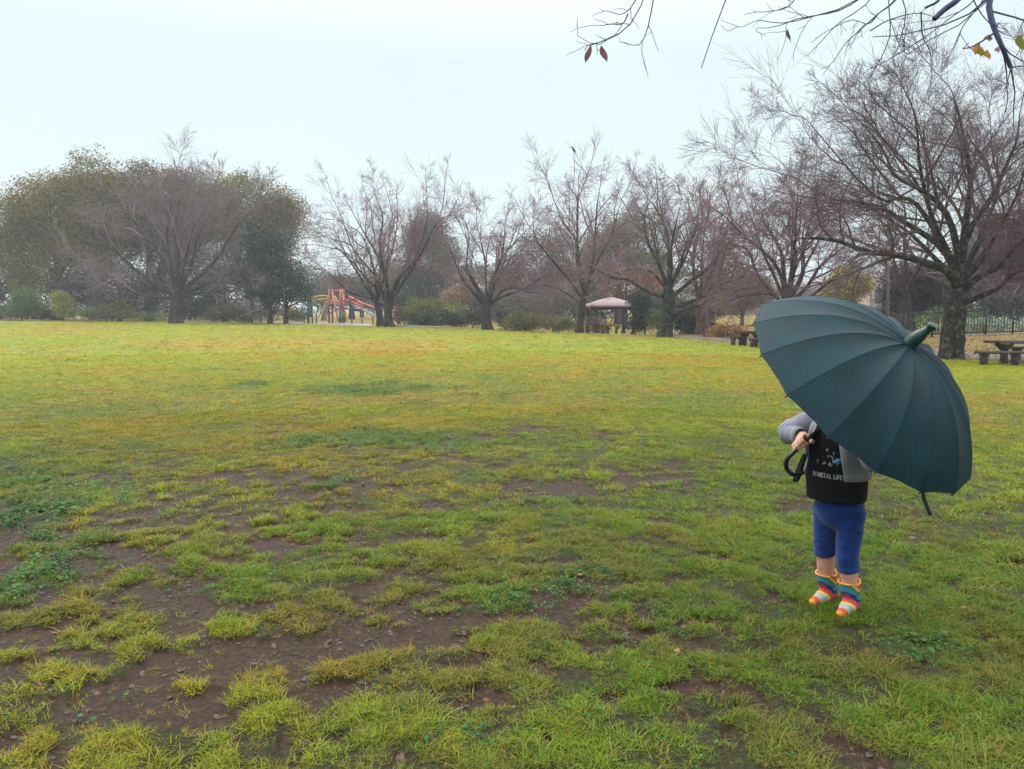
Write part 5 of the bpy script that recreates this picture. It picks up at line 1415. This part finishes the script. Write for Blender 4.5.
# rainbow boots
def boots():
    m, nt, out = newmat('rainbow_knit'); a = nt.nodes.new('ShaderNodeAttribute'); a.attribute_name = 'along'
    R_ = (.55, .07, .02); O_ = (.72, .24, .03); Y_ = (.75, .48, .08); G_ = (.04, .22, .10); T_ = (.03, .24, .36); N_ = (.02, .05, .22); K_ = (.62, .07, .10); W_ = (.27, .38, .44)
    col = ramp(nt, [(0, O_), (.05, R_), (.16, (.60, .16, .03)), (.19, Y_), (.24, G_), (.30, T_), (.39, N_), (.46, K_), (.54, R_), (.60, Y_), (.65, (.32, .42, .22)), (.70, W_), (.80, (.55, .35, .35)), (.84, R_), (.93, O_)], a.outputs['Fac'], 'CONSTANT')
    n = noise(nt, 120, 3, .6, coords(nt)); mud_ = ramp(nt, [(.45, (0, 0, 0)), (.7, (1, 1, 1))], noise(nt, 22, 5, .7, coords(nt))); princ(nt, out, mixc(nt, math_(nt, 'MULTIPLY', mud_, .45), mixc(nt, .4, col, n, 'OVERLAY'), (.06, .035, .02)), .65, .25, n, .5, .004)
    for g, an, kn, key in ((gR, ankR, kneeR, 'R'), (gL, ankL, kneeL, 'L')):
        top = an + norm(kn - an) * .056
        fwd = norm(FW + RT * (.12 if key == 'R' else -.10))
        heel = g - fwd * .022 + [0, 0, .030]; mid = g + fwd * .035 + [0, 0, .032]; toe = g + fwd * .092 + [0, 0, .020]
        parts = [cone(top, lerp(top, heel, .5), .0395, .038), cone(lerp(top, heel, .3), heel + [0, 0, .012], .0385, .033), cone(heel + [0,0,.004], mid, .032, .034), cone(mid, toe, .033, .023), cone(lerp(top, heel, .7), mid, .034, .033)]
        path = np.array([top + norm(top - an) * .04, an + [0, 0, -.005] , toe + fwd * .035])
        L1 = np.linalg.norm(path[1] - path[0]); L2 = np.linalg.norm(path[2] - path[1])
        def along(V):
            hgt = V[:, 2] - g[2]; Ht = top[2] + .036 - g[2]
            u = .5 * np.clip((Ht - hgt) / (Ht - .045), 0, 1) + .5 * np.clip(((V - g) @ fwd - .0) / .118, 0, 1)
            return {'along': np.clip(u, 0, 1)}
        # flatten the sole a little
        bt = remesh('boot', parts, .004, m, child, 4, along, dispn=lambda V: np.stack([V[:, 0] * 0, V[:, 1] * 0, np.maximum(0, g[2] + .004 - V[:, 2])], 1))
        mb = MB(); ax = norm(top - an); e1 = norm(np.cross(ax, RT)); e2 = np.cross(ax, e1); c = top + ax * .036
        ringp = [c + (e1 * math.cos(t) + e2 * math.sin(t)) * (.043 + .002 * math.sin(3 * t)) + ax * .004 * math.sin(2 * t + 1) for t in np.linspace(0, 2 * math.pi, 25)]
        mb.tube(ringp, .0048, 8); mb.build('boot_rim', simple('rim_orange', (.75, .30, .06), (.62, .22, .04), 40, .6), bt, True)
        mb = MB(); mb.tube([top - ax * .02, top + ax * .018, top + ax * .036], [.038, .041, .043], 24, cap=False); V = np.vstack(mb.V)
        sh = mesh_np('boot_shaft', V, mb.F4[0], m, bt, True, along(V)); solid(sh, .003)
boots()

# ================================================================== UMBRELLA
def umbrella():
    apex = RIMC + AX * DOME
    root = empty('umbrella', GRIP, 'large dark green rain umbrella with many panels and a rubber tip, tilted over the child', 'umbrella')
    e1 = norm(rgt - AX * np.dot(rgt, AX)); e2 = np.cross(AX, e1)
    NR = 16; SUBD = 6; K = 22; ph0 = math.radians(8)
    m, nt, out = newmat('umbrella_cloth'); c = coords(nt)
    n = noise(nt, 240, 3, .6, c); n2 = noise(nt, 9, 4, .6, c)
    vo = nt.nodes.new('ShaderNodeTexVoronoi'); vo.inputs['Scale'].default_value = 70; vo.inputs['Randomness'].default_value = 1; nt.links.new(c, vo.inputs['Vector'])
    drop = ramp(nt, [(.0, (1, 1, 1)), (.20, (0, 0, 0))], vo.outputs['Distance'])
    col = ramp(nt, [(.3, (.0005, .014, .020)), (.7, (.0014, .026, .035))], n2)
    col = mixc(nt, math_(nt, 'MULTIPLY', drop, .30), col, (.05, .13, .15))
    p = princ(nt, out, col, ramp(nt, [(.3, (.48, .48, .48)), (.7, (.60, .60, .60))], n2), .16, math_(nt, 'ADD', math_(nt, 'MULTIPLY', n, .6), drop), .6, .003)
    prof = lambda q: DOME * (1 - q ** 2.63)
    NA = NR * SUBD; V = []
    for k in range(K + 1):
        q = .035 + (1 - .035) * k / K
        for j in range(NA):
            a = ph0 + 2 * math.pi * j / NA; f = (j % SUBD) / SUBD; sag = math.sin(math.pi * f)
            # straight chord between ribs plus a slight inward hollow; the hem is cut in shallow arcs
            chord = math.cos(math.pi / NR) / math.cos((f - .5) * 2 * math.pi / NR)
            qq = q * (1 - (1 - chord) * 1.0); r = qq * RIB_R * (1 - .004 * sag * q)
            wr_ = .0016 * math.sin(a * 61 + 3 * math.sin(q * 9)) * sstep(.55, 1, q) * sag + .0012 * math.sin(a * 37 + q * 14) * sstep(.5, .1, q)
            h = prof(q) + float(wr_) - .010 * sag * math.sin(math.pi * min(1, q)) + .005 * sag * sstep(.75, 1, q)
            V.append(RIMC + AX * h + (e1 * math.cos(a) + e2 * math.sin(a)) * r)
    i = np.arange(K)[:, None] * NA; j = np.arange(NA)[None]; j2 = (j + 1) % NA
    Q = np.stack([i + j, i + NA + j, i + NA + j2, i + j2], -1).reshape(-1, 4)
    can = mesh_np('canopy', np.array(V), Q, m, root, True)
    ev = np.zeros(len(can.data.edges) * 2, np.int32); can.data.edges.foreach_get('vertices', ev); ev = ev.reshape(-1, 2)
    sh = (ev[:, 0] % NA == ev[:, 1] % NA) & ((ev[:, 0] % NA) % SUBD == 0)
    can.data.attributes.new('sharp_edge', 'BOOLEAN', 'EDGE').data.foreach_set('value', sh)
    # sewn seams over the ribs
    for s in range(NR):
        a = ph0 + 2 * math.pi * s / NR; d = e1 * math.cos(a) + e2 * math.sin(a)
        P_ = [RIMC + AX * (prof(q) + .0012) + d * q * RIB_R for q in np.linspace(.05, .995, 18)]
        mb = MB(); mb.tube(P_, .0005, 5); mb.build('seam', m, can, True)
        P_ = [RIMC + AX * (prof(q) - .006) + d * q * RIB_R * .992 for q in np.linspace(.03, 1.0, 14)]
        mb = MB(); mb.tube(P_, .0022, 6); mb.tube([P_[-1] + AX * .003, P_[-1] - AX * .005], .0028, 6)
        hub = RIMC + AX * (DOME * .35)
        mb.tube([hub + d * .018, P_[6]], .0018, 5); mb.build('rib', m_rib, root, True)
    mb = MB(); mb.tube([GRIP - AX * .09, apex + AX * .01], .0052, 10); mb.build('shaft', m_rib, root, True)
    mb = MB(); mb.tube([RIMC + AX * (DOME * .35 - .02), RIMC + AX * (DOME * .35 + .02)], .016, 14); mb.build('runner', m_rib, root, True)
    # rubber tip: collar, bulb and flared end
    mr = simple('tip_rubber', (.004, .040, .032), (.003, .028, .024), 30, .35, .5)
    T_ = [(-.008, .030), (.0, .029), (.012, .027), (.03, .0265), (.05, .0255), (.066, .022), (.080, .0165), (.092, .014), (.100, .014), (.1035, .0185), (.112, .0185), (.115, .014)]
    bend = norm(upv * .5 + rgt * .6)
    mb = MB(); mb.tube([apex + AX * (t - .012) + (rgt * .8 - upv * .15) * max(0, t) ** 2 * 1.2 for t, r in T_], [r for t, r in T_], 22); mb.build('tip_cap', mr, root, True)
    # crook handle below the hand
    side = norm(-rgt * .75 + upv * .1 - AX * np.dot(-rgt * .75 + upv * .1, AX)); R_ = .040
    s0 = GRIP + AX * .055; pts = [s0, GRIP, GRIP - AX * .035]; c0 = GRIP - AX * .035 + (-side) * 0
    dn = norm(-upv); sd = norm(-rgt)
    J = [at(799, 444, 3.29), at(793, 451, 3.28), at(787, 458, 3.27), at(786, 466, 3.27), at(790, 473, 3.275), at(797, 475, 3.28), at(804, 472, 3.29)]
    off = GRIP - J[0]; J = [q + off * max(0, 1 - i / 3) for i, q in enumerate(J)]
    P_ = resample([s0, GRIP] + J[1:], 28)
    mb = MB(); mb.tube(P_, np.interp(np.linspace(0, 1, 28), [0, .12, .9, 1], [.0085, .0095, .0095, .007]), 14); mb.build('crook_handle', simple('handle_black', (.012, .012, .014), (.02, .02, .024), 20, .3), root, True)
    # closing strap hanging from the hem, lower right
    hem = [at(922, 488, 2.93), at(923, 496, 2.93), at(926, 505, 2.925), at(930, 515, 2.93)]
    P_ = resample(hem, 9); V = []
    for i_, q in enumerate(P_): V += [q - rgt * .006 - vr * .004 * math.sin(i_), q + rgt * .008 + vr * .003 * math.cos(i_ * 1.3)]
    st = mesh_np('strap', np.array(V), np.array([[2 * k, 2 * k + 1, 2 * k + 3, 2 * k + 2] for k in range(8)]), simple('strap_green', (.008, .045, .035), (.015, .06, .035), 30, .7), root); solid(st, .002, 0)
m_rib = simple('rib_metal', (.03, .03, .032), (.02, .02, .022), 20, .4, metal=.6)
umbrella()
